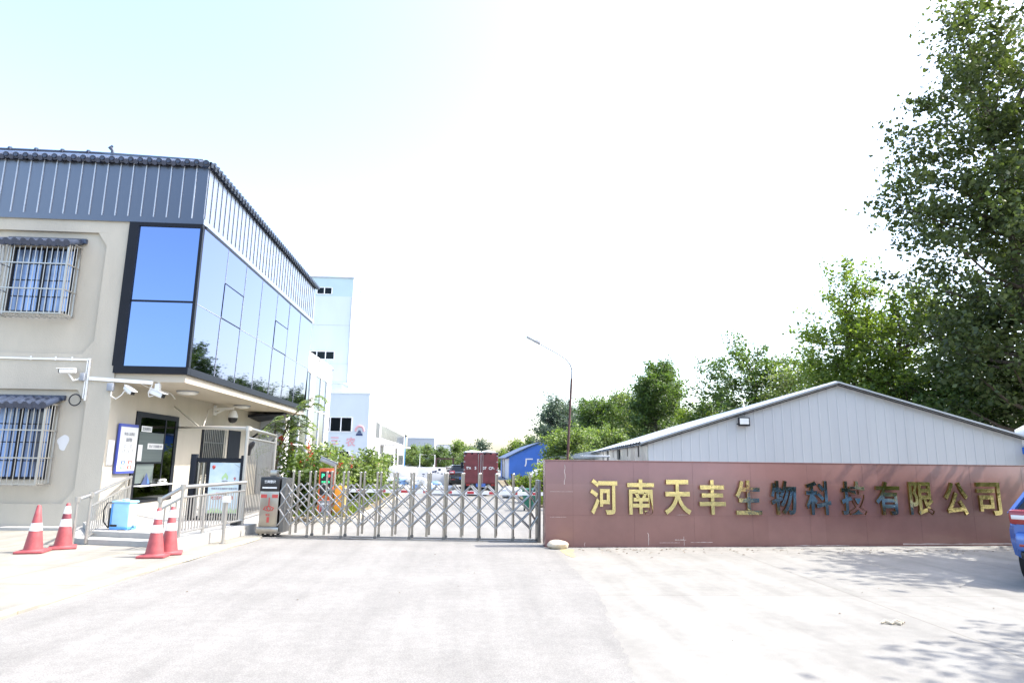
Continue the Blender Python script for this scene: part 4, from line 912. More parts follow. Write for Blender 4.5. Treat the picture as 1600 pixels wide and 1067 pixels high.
b = MB(X); b.box(43, 46.5, .30, .349, 0, 3); b.build('door', 'frame_dark', o)
b = MB(X); b.box(41.9, 50.1, .1, 12, 5.6, 5.8); b.build('roof', 'frame_dark', o)

t = thing('tower_building', 'tall pale blue industrial tower with a cyan top band behind the gatehouse', 'tower', (-18, 75, 0))
b = MB(); b.box(-30, -13.0, 70.85, 75.5, 9.9, 19.6); b.box(-30, -13.6, 71.4, 75.0, 0, 9.9); b.build('wall', 'panel_blue', t)
b = MB(); b.box(-30, -13.0, 70.85, 75.5, 19.603, 21.7); b.build('top_band', 'panel_cyan', t)
b = MB(); b.box(-30, -12.95, 70.8, 75.55, 21.7, 21.85); b.build('roof_edge', 'lamp_grey', t)
b = MB(); b.box(-12.998, -12.96, 70.86, 75.4, 9.95, 21.65); b.build('side_cladding', 'plaster', t)
strip_window(t, -16.95, -15.3, 19.85, 20.55, 70.85, 2); strip_window(t, -18.4, -14.6, 12.5, 13.3, 70.85, 4)
b = MB()
for z in (10.0, 12.0, 16.3): b.box(-30, -13.0, 70.835, 70.849, z, z+.03)
b.build('panel_joints', 'grey_panel', t)
b = MB(); b.tube([(-13.05, 70.8, 10), (-13.05, 70.8, 19.5)], .05); b.bar((-12.95, 72.5, 20.6), (-12.3, 72.5, 20.7), .12); b.bar((-12.35, 72.5, 20.7), (-12.5, 72.5, 19.6), .08); b.build('drain_pipe', 'grey_panel', t)
b = MB(); b.box(-13.2, -12.98, 71.6, 72.3, 10.5, 10.7); b.box(-15.0, -14.6, 70.6, 70.84, 11.2, 11.45); b.build('wall_fittings', 'grey_plastic', t)
b = MB(); b.box(-12.955, -12.945, 72.5, 73.0, 12.2, 13.6); b.box(-12.955, -12.945, 73.3, 73.8, 12.2, 13.6); b.build('side_window', 'grey_panel', t)

t = thing('far_grey_building', 'plain grey flat-roofed block far beyond the trees at the end of the yard', 'building', (-9, 150, 0))
b = MB(); b.box(-12.3, -6.6, 140, 160, 0, 6.2); b.build('wall', 'grey_panel', t)
b = MB(); b.box(-12.4, -6.5, 139.9, 160, 6.2, 6.4); b.build('roof', 'white_paint', t)
b = MB(); b.box(-6.5, -3.0, 150, 160, 0, 5.0); o = tag(b.build('far_low_building', 'plaster'), 'low pale block stepping down beside the far grey building', 'building')
b = MB(); b.box(-6.49, -2.9, 149.9, 160, 5.0, 5.2); b.build('roof', 'grey_panel', o)

t = thing('blue_hall', 'bright blue hall with arched roof and white Chinese characters on its gable', 'building', (8.8, 58, 0))
arc = [(4.0+9.6*k/18, 2.1+1.55*math.sin(math.pi*k/18)) for k in range(19)]
b = MB(); b.xz([(4.0, 0), (13.6, 0)]+arc[::-1], 58, 58.15); b.build('gable_wall', 'blue_paint', t)
b = MB(); b.box(4.0, 4.12, 58.15, 72, 0, 2.1); b.box(13.5, 13.6, 58.15, 72, 0, 2.1); b.build('side_wall', 'blue_paint', t)
b = MB()
for k in range(18):
    (x0, z0), (x1, z1) = arc[k], arc[k+1]; e0 = -.35 if k == 0 else 0
    b.add([(x0+e0, 57.8, z0+.04+e0*.5), (x1, 57.8, z1+.04), (x1, 72.2, z1+.04), (x0+e0, 72.2, z0+.04+e0*.5), (x0+e0, 57.8, z0+.12+e0*.5), (x1, 57.8, z1+.12), (x1, 72.2, z1+.12), (x0+e0, 72.2, z0+.12+e0*.5)], [(3, 2, 1, 0), (4, 5, 6, 7), (0, 1, 5, 4), (3, 0, 4, 7), (2, 3, 7, 6)])
b.build('roof', 'navy', t)
b = MB(); put_text(b, '厂', (5.72, 57.985, 1.62), h=.72, fat=.03, depth=.03); put_text(b, '区', (6.85, 57.985, 1.58), h=.74, fat=.03, depth=.03); b.build('lettering', 'white_paint', t)
b = MB()
for y in (58.8, 60.2, 61.6, 63.4, 66.2): b.box(3.95, 3.998, y, y+.8, .15, 1.95)
b.build('side_panels', 'white_paint', t)
for y in (64.4, 67.4):
    b = MB(); b.box(3.95, 3.998, y, y+1.35, 0, 1.95); b.build('door', 'frame_dark', t)
b = MB(); n = 10
for i in range(n+1):
    a = math.pi*i/n; b.v.append((5.3+1.3*math.cos(a), 40.5, 1.35*math.sin(a))); b.v.append((5.3+1.3*math.cos(a), 43.5, 1.35*math.sin(a)))
for i in range(n): b.f.append((2*i, 2*i+2, 2*i+3, 2*i+1)); b.sm.append(True); b.mi.append(0)
b.f.append(tuple(range(0, 2*n+2, 2))[::-1]); b.sm.append(False); b.mi.append(0)
tag(b.build('tunnel_tent', 'white_paint'), 'small white tunnel tent in front of the blue hall', 'tent')

# ------------------------------------------------------------------ vehicles and goods in the yard
t = thing('box_truck', 'maroon box truck seen from behind with white registration characters on its doors', 'truck', (.83, 35.5, 0))
x0, x1, y0, y1, z0, z1 = -.04, 1.70, 33.2, 37.4, .62, 2.16
b = MB(); b.box(x0, x1, y0+.03, y1, z0, z1, .01); b.build('cargo_box', 'truck_red', t)
for a, c in ((x0+.04, .815), (.845, x1-.04)):
    b = MB(); b.box(a, c, y0, y0+.028, z0+.06, z1-.10)
    for k in range(1, 5): z = z0+.06+k*.29; b.box(a+.03, c-.03, y0-.012, y0-.001, z-.012, z+.012)
    b.box((a+c)/2-.014, (a+c)/2+.014, y0-.014, y0-.001, z0+.1, z1-.12)
    d = b.build('rear_door', 'truck_red', t)
b = MB()
for x in (.70, .93): b.tube([(x, y0-.03, z0-.02), (x, y0-.03, z1-.06)], .012, 6)
for x in (x0+.03, x1-.03):
    for z in (.9, 1.3, 1.7, 2.0): b.box(x-.04, x+.04, y0-.02, y0-.002, z-.03, z+.03)
b.box(.815, .845, y0-.01, y0+.02, z0+.06, z1-.1); b.build('lock_rods', 'lamp_grey', t)
b = MB(); yq = y0-.022
put_text(b, '豫R', (.22, yq, 1.39), h=.145, fat=.03); put_text(b, '5', (.56, yq, 1.39), h=.145, fat=.03); put_text(b, '07', (1.02, yq, 1.39), h=.145, fat=.03); put_text(b, 'CP-', (1.38, yq, 1.39), h=.145, fat=.03)
b.build('lettering', 'paper', t)
b = MB(); b.blob((.42, 35.1, 2.19), .44, 1.9, .10, 4, .1, flat=.4); b.blob((1.24, 35.1, 2.19), .44, 1.9, .11, 6, .1, flat=.4); b.box(x0, x1, y0+.01, y1, 2.161, 2.18); b.build('tarpaulin', 'sack', t)
b = MB()
for i in range(6): x = .05+i*.32; b.box(x-.05, x+.05, y0-.02, y0-.001, z1-.085, z1-.01)
b.build('tarpaulin_clips', 'frame_dark', t)
b = MB(); b.box(x0, x1, y0+.05, y0+.15, .50, .615); b.box(.2, .35, y0+.1, 39, .42, .60); b.box(1.3, 1.45, y0+.1, 39, .42, .60); b.box(.05, 1.6, y0+.2, y0+.3, .28, .36)
b.tube([(.0, 34.6, .33), (1.66, 34.6, .33)], .06); b.build('chassis', 'chassis', t)
b = MB(); b.box(.60, 1.08, y0-.01, y0+.04, .46, .63); b.build('number_plate', 'tag_blue', t)
for a in (.1, 1.36):
    b = MB(); b.box(a, a+.2, y0+.02, y0+.049, .51, .60); b.build('tail_light', 'red_lens', t)
for x in (.02, .20, 1.36, 1.54):
    b = MB(); b.disc_x((x+.06, 34.6, .33), .33, .15); w_ = b.build('wheel', 'rubber', t); b = MB(); b.disc_x((x+.06, 34.6, .33), .16, .156, 12); b.build('rim', 'lamp_grey', w_)
for x in (.08, 1.46):
    b = MB(); b.disc_x((x+.06, 38.3, .33), .33, .17); b.build('wheel', 'rubber', t)
b = MB(); b.box(.0, 1.66, 37.6, 39.2, .45, 1.95, .1); b.build('cab', 'car_blue', t)
for x in (-.16, 1.82):
    b = MB(); b.box(x-.08, x+.08, 38.9, 38.96, 1.3, 1.65, .02); b.bar((x, 38.95, 1.6), (.05 if x < 0 else 1.6, 38.9, 1.65), .03); b.build('mirror', 'black_plastic', t)

def car_body(t, X, paint, L=4.4, W=1.78, suv=True, detail=True):
    """Lofted car, x forward, origin on the ground under its middle."""
    h = L/2
    st = [(-h+.02, .46, .98, .80), (-h+.10, .36, 1.04, .88), (-h+.45, .30, 1.07, .89), (-h+1.3, .24, 1.06, .89), (0, .22, 1.03, .89), (h-1.5, .24, 1.00, .89), (h-.8, .27, .96, .88), (h-.3, .30, .86, .84), (h-.04, .38, .70, .70)]
    b = MB(X); vs = []; fs = []; k = 9
    for (x, zb, zt, wv) in st:
        wv = wv*W/1.78; zm = (zb+zt)/2
        half = [(0, zb), (wv*.8, zb), (wv*.96, zb+.08), (wv, zm-.05), (wv, zm+.12), (wv*.965, zt-.09), (wv*.88, zt-.01), (wv*.5, zt+.015), (0, zt+.02)]
        ring = half+[(-y, z) for y, z in half[1:-1][::-1]]
        vs += [(x, y, z) for y, z in ring]
    n = 16
    for i in range(len(st)-1):
        for j in range(n): fs.append((i*n+j, (i+1)*n+j, (i+1)*n+(j+1) % n, i*n+(j+1) % n))
    fs += [tuple(range(n)), tuple((len(st)-1)*n+j for j in range(n-1, -1, -1))]
    b.add(vs, fs, True); o = b.build('body', paint, t)
    b = MB(X); zr = 1.55 if suv else 1.44
    lo = [(-h+.18, 1.05), (h-1.25, 1.0)]; hi = [(-h+.55, zr-.04), (-h+1.2, zr), (.25, zr), (.55, zr-.05)]
    pts = [lo[0], hi[0], hi[1], hi[2], hi[3], lo[1]]; wl = W/2
    vs = []
    for x, z in pts:
        y = wl*.96 if z < 1.2 else wl*.74
        vs += [(x, y, z), (x, -y, z)]
    fs = [(2*i, 2*i+2, 2*i+3, 2*i+1) for i in range(5)]+[(0, 10, 8, 6, 4, 2), (1, 3, 5, 7, 9, 11)]
    b.add(vs, fs); b.build('windows', 'glass_dark', t)
    b = MB(X)
    for sgn in (1, -1):
        P = [(x, sgn*(wl*.97 if z < 1.2 else wl*.75), z+(0 if z < 1.2 else .012)) for x, z in pts]
        for p, q in zip(P[:-1], P[1:]): b.bar(p, q, .07, .05)
        b.bar((-.1, sgn*wl*.965, 1.03), (-.15, sgn*wl*.75, zr), .07, .05)
    b.box(-h+.6, .3, -wl*.73, wl*.73, zr-.01, zr+.025, .01)
    b.build('roof_frame', paint, t)
    for x in (-h+.82, h-.85):
        for sgn in (1, -1):
            b = MB(X); b.disc_x((x, sgn*(wl-.10), .33), .33, .21, 28, axis=Vector((0, 1, 0))); w_ = b.build('wheel', 'rubber', t)
            b = MB(X); b.disc_x((x, sgn*(wl+.008), .33), .21, .02, 20, axis=Vector((0, 1, 0))); b.build('rim', 'steel', w_)
    b = MB(X); b.box(-h-.06, -h+.22, -wl*.90, wl*.90, .50, .80, .06); b.build('rear_bumper', paint, t)
    b = MB(X); b.box(-h-.03, -h+.3, -wl*.84, wl*.84, .40, .50, .02); b.build('bumper_skirt', 'black_plastic', t)
    for sgn in (1, -1):
        b = MB(X); b.box(-h-.015, -h+.26, sgn*wl*.77-.17, sgn*wl*.77+.17, .90, 1.13, .05); lt = b.build('tail_light', 'red_lens', t)
        b = MB(X); b.box(-h-.021, -h+.05, sgn*wl*.77-.10, sgn*wl*.77+.13, .985, 1.05, .008); b.build('reversing_lens', 'white_lens', lt)
        b = MB(X); b.box(h-.22, h-.03, sgn*wl*.66-.18, sgn*wl*.66+.18, .66, .80, .04); b.build('headlight', 'white_lens', t)
        b = MB(X); b.box(-h-.064, -h-.05, sgn*wl*.7-.12, sgn*wl*.7+.12, .58, .62, .004); b.build('reflector', 'red_lens', t)
    b = MB(X); b.box(-h-.068, -h-.055, -.22, .22, .60, .74, .004); b.build('number_plate', 'tag_blue', t)
    b = MB(X); b.box(h-1.1, h-.9, wl, wl+.2, .98, 1.12, .04); b.box(h-1.1, h-.9, -wl-.2, -wl, .98, 1.12, .04); b.build('mirror', 'black_plastic', t)
d = R(36); cx, cy = 8.53, 9.75          # rear left corner of the blue car
fwd = Vector((math.cos(d), math.sin(d), 0)); lt = Vector((-fwd.y, fwd.x, 0))
ctr = Vector((cx, cy, .004))+fwd*2.24-lt*.82
t = thing('parked_car', 'bright blue parked car cut by the right edge, red tail light towards the wall', 'car', ctr[:])
car_body(t, axes(ctr, d), 'car_blue', suv=False)
t = thing('parked_car', 'black car parked in the yard just left of the maroon truck', 'car', (-.05, 42.5, .004))
car_body(t, axes((-.08, 42.5, .004), R(90)), 'car_black', L=4.5, W=1.75, suv=False)
t = thing('handcart', 'brown steel frame standing behind the black car beside the truck', 'frame', (-1.4, 46, 0))
b = MB()
for x in (-2.0, -.8): b.bar((x, 46, 0), (x, 46, 1.9), .12)
b.bar((-2.0, 46, 1.85), (-.8, 46, 1.85), .1); b.bar((-2.0, 46, 1.2), (-.8, 46, 1.2), .06); b.build('frame', 'rust', t)
t = thing('tube_frame', 'thin white tube frame rising above the white sheets in the yard', 'frame', (-2.6, 44, 0))
b = MB(); b.tube([(-3.0, 44, 0), (-3.0, 44, 2.1), (-2.0, 44, 2.1), (-2.0, 44, 0)], .03, 6); b.build('frame', 'white_paint', t)
# white sheets and sacks
t = thing('sheet_wall', 'upright white sheets standing behind the heap of sacks', 'screen', (-3, 42.5, 0))
for i in range(2):
    b = MB(); b.box(-4.95+i*1.9, -3.1+i*1.9, 42.5+i*.1, 42.56+i*.1, .0, 1.32-.03*i, .01); b.build('sheet', 'white_paint', t)
b = MB()
for i in range(11):
    x = -2.95+rnd.uniform(0, 1.5); z = rnd.uniform(.55, 1.15); b.box(x, x+rnd.uniform(.06, .2), 42.594, 42.599, z, z+rnd.uniform(.04, .14))
b.build('print', 'navy', t)
rnd = random.Random(11); proto = None; k = 0
spots = []
for row, (n, z) in enumerate(((10, .14), (9, .36), (7, .58))):
    for i in range(n):
        spots.append((-5.6+i*.46+row*.22+rnd.uniform(-.06, .06), 38.6+rnd.uniform(-.3, .5)+row*.25, z))
for i in range(4): spots.append((-1.9+.42*i-.2*(i // 3), 38.2+.2*i, .14))
for i, (x, y, z) in enumerate(spots):
    if proto is None:
        b = MB(); b.blob((0, 0, 0), .30, .21, .15, 8, .16); proto = b.build('sack', 'sack', origin=(0, 0, 0)); c = proto
    else: c = proto.copy(); COL.objects.link(c)
    if i % 4 == 2:
        c.data = c.data.copy() if False else c.data
        c.material_slots[0].link = 'OBJECT'; c.material_slots[0].material = M['sack_blue']
        tag(c, 'filled blue woven sack in the heap on the yard', 'sack', 'blue sacks in the heap')
    else: tag(c, 'filled white woven sack in the heap on the yard', 'sack', 'white sacks in the heap')
    c.location = (x, y, z); c.rotation_euler = (rnd.uniform(-.2, .2), rnd.uniform(-.2, .2), rnd.uniform(0, 3))
for i, (x, y) in enumerate(((2.15, 32.0), (2.45, 31.6))):
    b = MB(); b.blob((x, y, .24), .36, .30, .28, 20+i, .14, flat=.8); tag(b.build('bundle', 'sack'), ('white bundle lying right of the truck, nearer the truck' if i == 0 else 'white bundle lying right of the truck, nearer the weeds'), 'bundle')
b = MB()
rb = random.Random(3)
for i in range(26): x = 2.9+rb.uniform(-.25, .25); y = 36+rb.uniform(-.3, .3); b.bar((x, y, 0), (x+rb.uniform(-.5, .5), y+rb.uniform(-.3, .3), rb.uniform(.5, 1.1)), .05)
tag(b.build('brushwood', 'wood'), 'brown heap of brushwood leaning near the blue hall', 'brushwood')
t = thing('waste_bin', 'dark green wheeled waste bin standing right of the barrier boom', 'bin', (2.38, 23.9, 0))
b = MB(); b.add([(2.2, 23.75, .08), (2.56, 23.75, .08), (2.56, 24.1, .08), (2.2, 24.1, .08), (2.14, 23.68, .72), (2.62, 23.68, .72), (2.62, 24.16, .72), (2.14, 24.16, .72)], [(3, 2, 1, 0), (4, 5, 6, 7), (0, 1, 5, 4), (1, 2, 6, 5), (2, 3, 7, 6), (3, 0, 4, 7)]); b.box(2.12, 2.64, 23.66, 23.70, .66, .73); b.build('body', 'green_bin', t)
b = MB(); b.box(2.11, 2.65, 23.64, 24.2, .735, .79, .015); b.build('lid', 'green_bin', t)
for x in (2.2, 2.5):
    b = MB(); b.disc_x((x+.03, 24.1, .08), .08, .05, 14); b.build('wheel', 'rubber', t)

# ------------------------------------------------------------------ trees and shrubs
def leaf_mesh(name, m, cents, dirs, spread, per, size, rng, updown=0., extra=None):
    """Many small folded leaves scattered in clumps; each clump is stretched along its own outward direction."""
    n = len(cents)*per
    C = np.repeat(cents, per, 0); D = np.repeat(dirs, per, 0)
    sp = np.repeat(spread if np.ndim(spread) else np.full(len(cents), spread), per)[:, None]
    off = np.clip(rng.normal(0, 1, (n, 3)), -1.7, 1.7)*sp*np.array([.62, .62, .5]); off += D*(np.clip(rng.normal(0, 1, (n, 1)), -1.6, 1.6)*sp*.95)
    P = C+off; P[:, 2] += updown
    nrm = rng.normal(0, 1, (n, 3)); nrm[:, 2] = np.abs(nrm[:, 2])+.35; nrm /= np.linalg.norm(nrm, axis=1)[:, None]
    a = rng.normal(0, 1, (n, 3)); a -= nrm*np.sum(a*nrm, 1)[:, None]; a /= np.linalg.norm(a, axis=1)[:, None]; c = np.cross(nrm, a)
    s = size*rng.uniform(.5, 1.35, (n, 1))
    V = np.stack([P-a*s*.5, P+c*s*.36-nrm*s*.08, P+a*s*.55, P-c*s*.36-nrm*s*.08], 1).reshape(-1, 3)
    me = bpy.data.meshes.new(name); me.vertices.add(4*n); me.vertices.foreach_set('co', V.astype(np.float32).ravel())
    me.loops.add(4*n); me.loops.foreach_set('vertex_index', np.arange(4*n, dtype=np.int32))
    me.polygons.add(n); me.polygons.foreach_set('loop_start', np.arange(0, 4*n, 4, dtype=np.int32))
    me.update(); me.validate(); me.materials.append(M[m]); return me
def tree(name, label, cat, pos, h, blobs, lm, clumps, per, leaf, seed, spread=.42, tr=.14, group=None, trunk_top=.8, bare=.12):
    rng = np.random.default_rng(seed); t = thing(name, label, cat, pos, group); t['seed_no'] = seed; t['height_m'] = h
    vol = np.array([b_[3]*b_[4]*b_[5] for b_ in blobs])**.67; vol = vol/vol.sum(); cs = []
    for k, b_ in enumerate(blobs):
        n = max(3, int(clumps*vol[k])); u = rng.normal(0, 1, (n, 3)); u /= np.linalg.norm(u, axis=1)[:, None]
        r = rng.uniform(.25, 1, (n, 1))**.45*rng.uniform(.86, 1.12, (n, 1))
        cs.append(np.array(b_[:3])+u*r*np.array(b_[3:]))
    cs = np.concatenate(cs); cs = cs[cs[:, 2] > .25]
    ax = np.stack([np.zeros(len(cs)), np.zeros(len(cs)), np.minimum(cs[:, 2]-.6, h*.8)], 1)
    dirs = cs-ax; dirs[:, 2] += .3; dirs /= np.linalg.norm(dirs, axis=1)[:, None]+1e-6
    # trunk and limbs
    b = MB(); zt = h*trunk_top; wob = [(rng.normal(0, .02*h)*k/5, rng.normal(0, .02*h)*k/5, zt*k/5) for k in range(6)]; wob[0] = (0, 0, -.05)
    b.tube(wob, [tr*(1.25 if k == 0 else 1)*(1-.16*k) for k in range(6)], 9)
    order = rng.permutation(len(cs))[:min(len(cs), 80)]
    for i in order:
        c = cs[i]; zb = max(h*bare, min(c[2]-.35*np.hypot(c[0], c[1])-.3, zt*.95)); f = zb/zt*5; k = min(4, int(f)); q = f-k
        s0 = np.array(wob[k])*(1-q)+np.array(wob[k+1])*q; mid = (s0+c)/2+np.array([0, 0, -.08*np.linalg.norm(c-s0)]); r0 = tr*(.42-.05*k)
        b.tube([s0, mid, c], [r0, r0*.6, r0*.18], 6)
    b.X = Matrix.Translation(pos); b.v = [tuple(np.array(v)+np.array(pos)) for v in b.v]; b.build('trunk', 'wood', t)
    me = leaf_mesh('crown', lm, cs, dirs, spread*rng.uniform(.6, 1.25, len(cs)), per, leaf, rng)
    o = bpy.data.objects.new('crown', me); COL.objects.link(o); o.parent = t
    return t
def P(px, Y): return ((px-726)/1000*Y, Y, 0)
GT = 'trees behind the white shed'
tree('poplar_tree', 'towering dark poplar rising past the top edge at the right of the photo', 'tree', (27.8, 29.5, 0), 25,
     [(0, 0, 7, 4.4, 4.4, 4), (-.6, 0, 12, 5.4, 5, 4.6), (-.4, .3, 17, 5.2, 5, 4.0), (.6, 0, 21.5, 4.4, 4.2, 3.5), (.8, 0, 25, 3.4, 3.2, 2.6), (2.5, -1, 14, 4, 4, 8)], 'lf_poplar', 720, 62, .27, 21, .62, .34, GT)
tree('poplar_tree', 'shadowy dark poplar cut by the right edge above the shed eave', 'tree', (31.5, 33, 0), 15, [(0, 0, 5, 4, 4, 4), (0, 0, 10, 4.4, 4.4, 5)], 'lf_poplar', 260, 60, .27, 22, .62, .26, GT)
tree('broadleaf_tree', 'bright yellow-green tree standing left of the towering poplar', 'tree', P(1352, 40), 15.2, [(0, 0, 5, 3.8, 3.8, 3.6), (-.3, 0, 9, 3.2, 3.2, 3.4), (.3, 0, 12.6, 2.1, 2.1, 2.6), (1.5, 0, 8, 3, 3, 3.5)], 'lf_bright', 300, 72, .23, 23, .52, .2, GT)
tree('broadleaf_tree', 'mid green tree between the yellow-green tree and the towering poplar', 'tree', P(1452, 37), 12.6, [(0, 0, 4.5, 4, 3.6, 3.6), (0, 0, 8.8, 3.6, 3.4, 3.4), (1.2, 0, 10.6, 2.2, 2.2, 2.2)], 'lf_bright', 270, 70, .23, 24, .52, .2, GT)
tree('broadleaf_tree', 'low dark green tree at the foot of the towering poplar', 'tree', P(1545, 34), 8.6, [(0, 0, 3.8, 4, 3.6, 3), (.4, 0, 6, 3.2, 3, 2.6)], 'lf_plane', 200, 70, .23, 25, .52, .18, GT)
tree('broadleaf_tree', 'wide loose-crowned tree above the left half of the white gable', 'tree', P(1182, 54), 13.0, [(-1.5, 0, 5.5, 4.4, 4, 3.8), (1.8, 0, 5.5, 4, 4, 4), (-1.0, 0, 9.5, 3, 3, 2.6), (1.4, 0, 9.8, 2.2, 2.2, 1.9), (-.6, 0, 11.7, 1.3, 1.3, 1.4)], 'lf_plane', 300, 60, .25, 26, .58, .2, GT)
tree('broadleaf_tree', 'pale green tree standing above the shed ridge between darker neighbours', 'tree', P(1262, 50), 10.6, [(0, 0, 4.5, 3.6, 3.2, 3.6), (.4, 0, 7.8, 2.8, 2.6, 2.4)], 'lf_pale', 200, 66, .23, 27, .52, .17, GT)
tree('plane_tree', 'tall dense dark green tree with a rounded top left of the shed ridge', 'tree', P(1030, 64), 12.0, [(0, 0, 5, 3.0, 3, 3.6), (0, 0, 8.6, 2.7, 2.7, 2.5), (.2, 0, 10.6, 1.7, 1.7, 1.3), (-1.6, 0, 7.4, 1.5, 1.5, 2.0)], 'lf_plane', 250, 75, .24, 28, .5, .2, GT)
tree('broadleaf_tree', 'small bright green tree at the right foot of the dense rounded tree', 'tree', P(1092, 58), 7.4, [(0, 0, 3.6, 2.5, 2.4, 2.6), (.3, 0, 5.6, 1.7, 1.7, 1.6)], 'lf_bright', 140, 65, .22, 29, .45, .13, GT)
tree('plane_tree', 'dark green tree with two pointed tops just right of the street lamp', 'tree', P(932, 68), 9.0, [(-.6, 0, 4, 2.2, 2, 3), (-.9, 0, 7.1, 1.2, 1.2, 1.6), (1.1, 0, 4, 2, 2, 3), (1.2, 0, 6.9, 1.0, 1.0, 1.4)], 'lf_plane', 190, 70, .24, 30, .46, .16, GT)
tree('birch_tree', 'pale thin-leaved tree between the two-topped tree and the dense rounded tree', 'tree', P(972, 70), 9.4, [(0, 0, 4.5, 1.9, 1.9, 3), (.3, 0, 7.6, 1.6, 1.6, 1.8)], 'lf_pale', 120, 42, .24, 31, .5, .12, GT)
tree('broadleaf_tree', 'mid green tree filling the gap left of the wide loose-crowned tree', 'tree', P(1122, 68), 9.2, [(0, 0, 4, 3, 3, 3.4), (.4, 0, 7.0, 2.2, 2.2, 2.2)], 'lf_plane', 150, 66, .24, 35, .5, .14, GT)
tree('broadleaf_tree', 'mid green tree filling the gap right of the wide loose-crowned tree', 'tree', P(1228, 63), 9.8, [(0, 0, 4.4, 3.2, 3, 3.6), (-.4, 0, 7.4, 2.4, 2.2, 2.2)], 'lf_bright', 160, 66, .24, 36, .5, .14, GT)
tree('broadleaf_tree', 'dark tree just above the shed ridge, below the yellow-green tree', 'tree', P(1300, 52), 9.6, [(0, 0, 4.4, 3.4, 3, 3.6), (.4, 0, 7.2, 2.6, 2.4, 2.2)], 'lf_plane', 170, 66, .24, 37, .5, .14, GT)
tree('poplar_tree', 'grey-green feathery poplar left of the street lamp', 'tree', P(866, 76), 9.9, [(-.7, 0, 4.6, 1.9, 1.9, 3.4), (-.3, 0, 7.9, 1.1, 1.1, 2.0), (1.2, 0, 5.4, 1.5, 1.5, 3.0)], 'lf_grey', 210, 60, .22, 32, .42, .14, GT)
tree('round_tree', 'low round tree overlapping the right end of the blue hall', 'tree', P(886, 50.5), 4.7, [(-.5, 0, 2.9, 1.4, 1.3, 1.2), (.8, 0, 3.1, 1.3, 1.3, 1.3), (-.9, 0, 1.9, 1.1, 1.1, 1.1)], 'lf_shrub', 150, 62, .18, 33, .34, .12, GT)
tree('round_tree', 'low round light green tree rising behind the far roof edge of the white shed', 'tree', P(944, 55), 5.3, [(0, 0, 3.2, 1.7, 1.6, 1.7), (.9, 0, 2.8, 1.3, 1.3, 1.3), (-.9, 0, 2.8, 1.3, 1.3, 1.4)], 'lf_shrub', 170, 62, .18, 34, .34, .12, GT)
GF = 'far trees at the end of the yard'
fp = tree('far_tree', 'bushy far tree left of the black car above the white sheets', 'tree', P(668, 118), 5.6, [(0, 0, 2.6, 3.0, 3, 2.4), (.2, 0, 4.6, 1.6, 1.6, 1.4)], 'lf_shrub', 90, 60, .34, 40, .6, .14, GF); fp.scale = (.7, .7, .7)
def far(px, Y, s, rz, label, lm=None):
    c = copy_tree(fp); c.location = P(px, Y); c.scale = (s, s, s); c.rotation_euler = (0, 0, rz); tag(c, label)
    if lm:
        for ch in c.children:
            if ch.name.startswith('crown'): ch.material_slots[0].link = 'OBJECT'; ch.material_slots[0].material = M[lm]
far(716, 122, .86, 1.0, 'pointed far tree rising just left of the truck top')
far(751, 126, .90, 2.2, 'far tree standing out above the roof of the maroon truck', 'lf_grey')
far(690, 108, .62, 3.1, 'low far tree behind the white tube frame', 'lf_plane')
far(648, 124, .70, 4.0, 'far tree close to the right end of the white workshop')
far(785, 112, .60, 5.0, 'small far tree between the truck and the blue hall', 'lf_bright')
far(806, 100, .78, .6, 'far light green tree above the left end of the blue roof', 'lf_bright')
far(828, 96, .85, 1.8, 'far dark tree above the middle of the blue roof', 'lf_plane')
far(735, 104, .6, 2.7, 'low bushy far tree hidden mostly by the truck')
far(630, 135, .66, 3.5, 'farthest tree seen past the workshop end wall')
GD = 'distant trees added for the glass bay to mirror'  # mostly hidden trees, added so the side glass mirrors a treeline
for i, (p, k, h, l) in enumerate(((1034, 28, 22., 'added distant dark tree behind the dense rounded tree'), (1000, 26, 16., 'added distant broad tree right of the birch'), (972, 28, 15.5, 'added distant tree behind the birch'), (944, 30, 16, 'added distant two-topped tree behind the round light green tree'), (918, 26, 14.8, 'added distant tree right of the lamp pole'), (884, 32, 14.8, 'added distant feathery tree behind the lamp pole'), (866, 30, 14.2, 'added distant dark tree behind the grey-green poplar'))):
    src = next(o for o in bpy.data.objects if o.parent is None and o.get('category') == 'tree' and o.get('seed_no') == k)
    c = copy_tree(src); c.location = P(p, 130); f = h/src['height_m']; c.scale = (f, f, f); c.rotation_euler = (0, 0, i*1.3); tag(c, l, group=GD)
# roadside trees standing to the right of the view: their crowns shade the forecourt and show in the brass and glass
GR = 'roadside trees shading the forecourt'
rp = tree('roadside_tree', 'leafy roadside tree shading the wall end of the forecourt', 'tree', (16.4, 11.4, 0), 11, [(0, 0, 9.6, 1.8, 1.8, 1.4), (0, 0, 5.6, 2.9, 2.9, 2.2), (0, 0, 7.6, 2.5, 2.5, 2.0), (-1.2, .4, 6.2, 1.9, 1.9, 1.5)], 'lf_plane', 170, 52, .22, 51, .5, .17, GR)
for i, (x, y, s, rz, l) in enumerate(((12.6, 5.3, .85, 1.2, 'leafy roadside tree shading the near corner of the forecourt'), (16.5, -6, 1.15, 2.6, 'roadside tree standing behind the viewer on the right'), (21.5, -14, 1.25, .5, 'farther roadside tree standing behind the viewer'), (23, -3, 1.2, 4.0, 'roadside tree standing far to the right of the viewer'))):
    c = copy_tree(rp); c.location = (x, y, 0); c.scale = (s, s, s); c.rotation_euler = (0, 0, rz); tag(c, l)

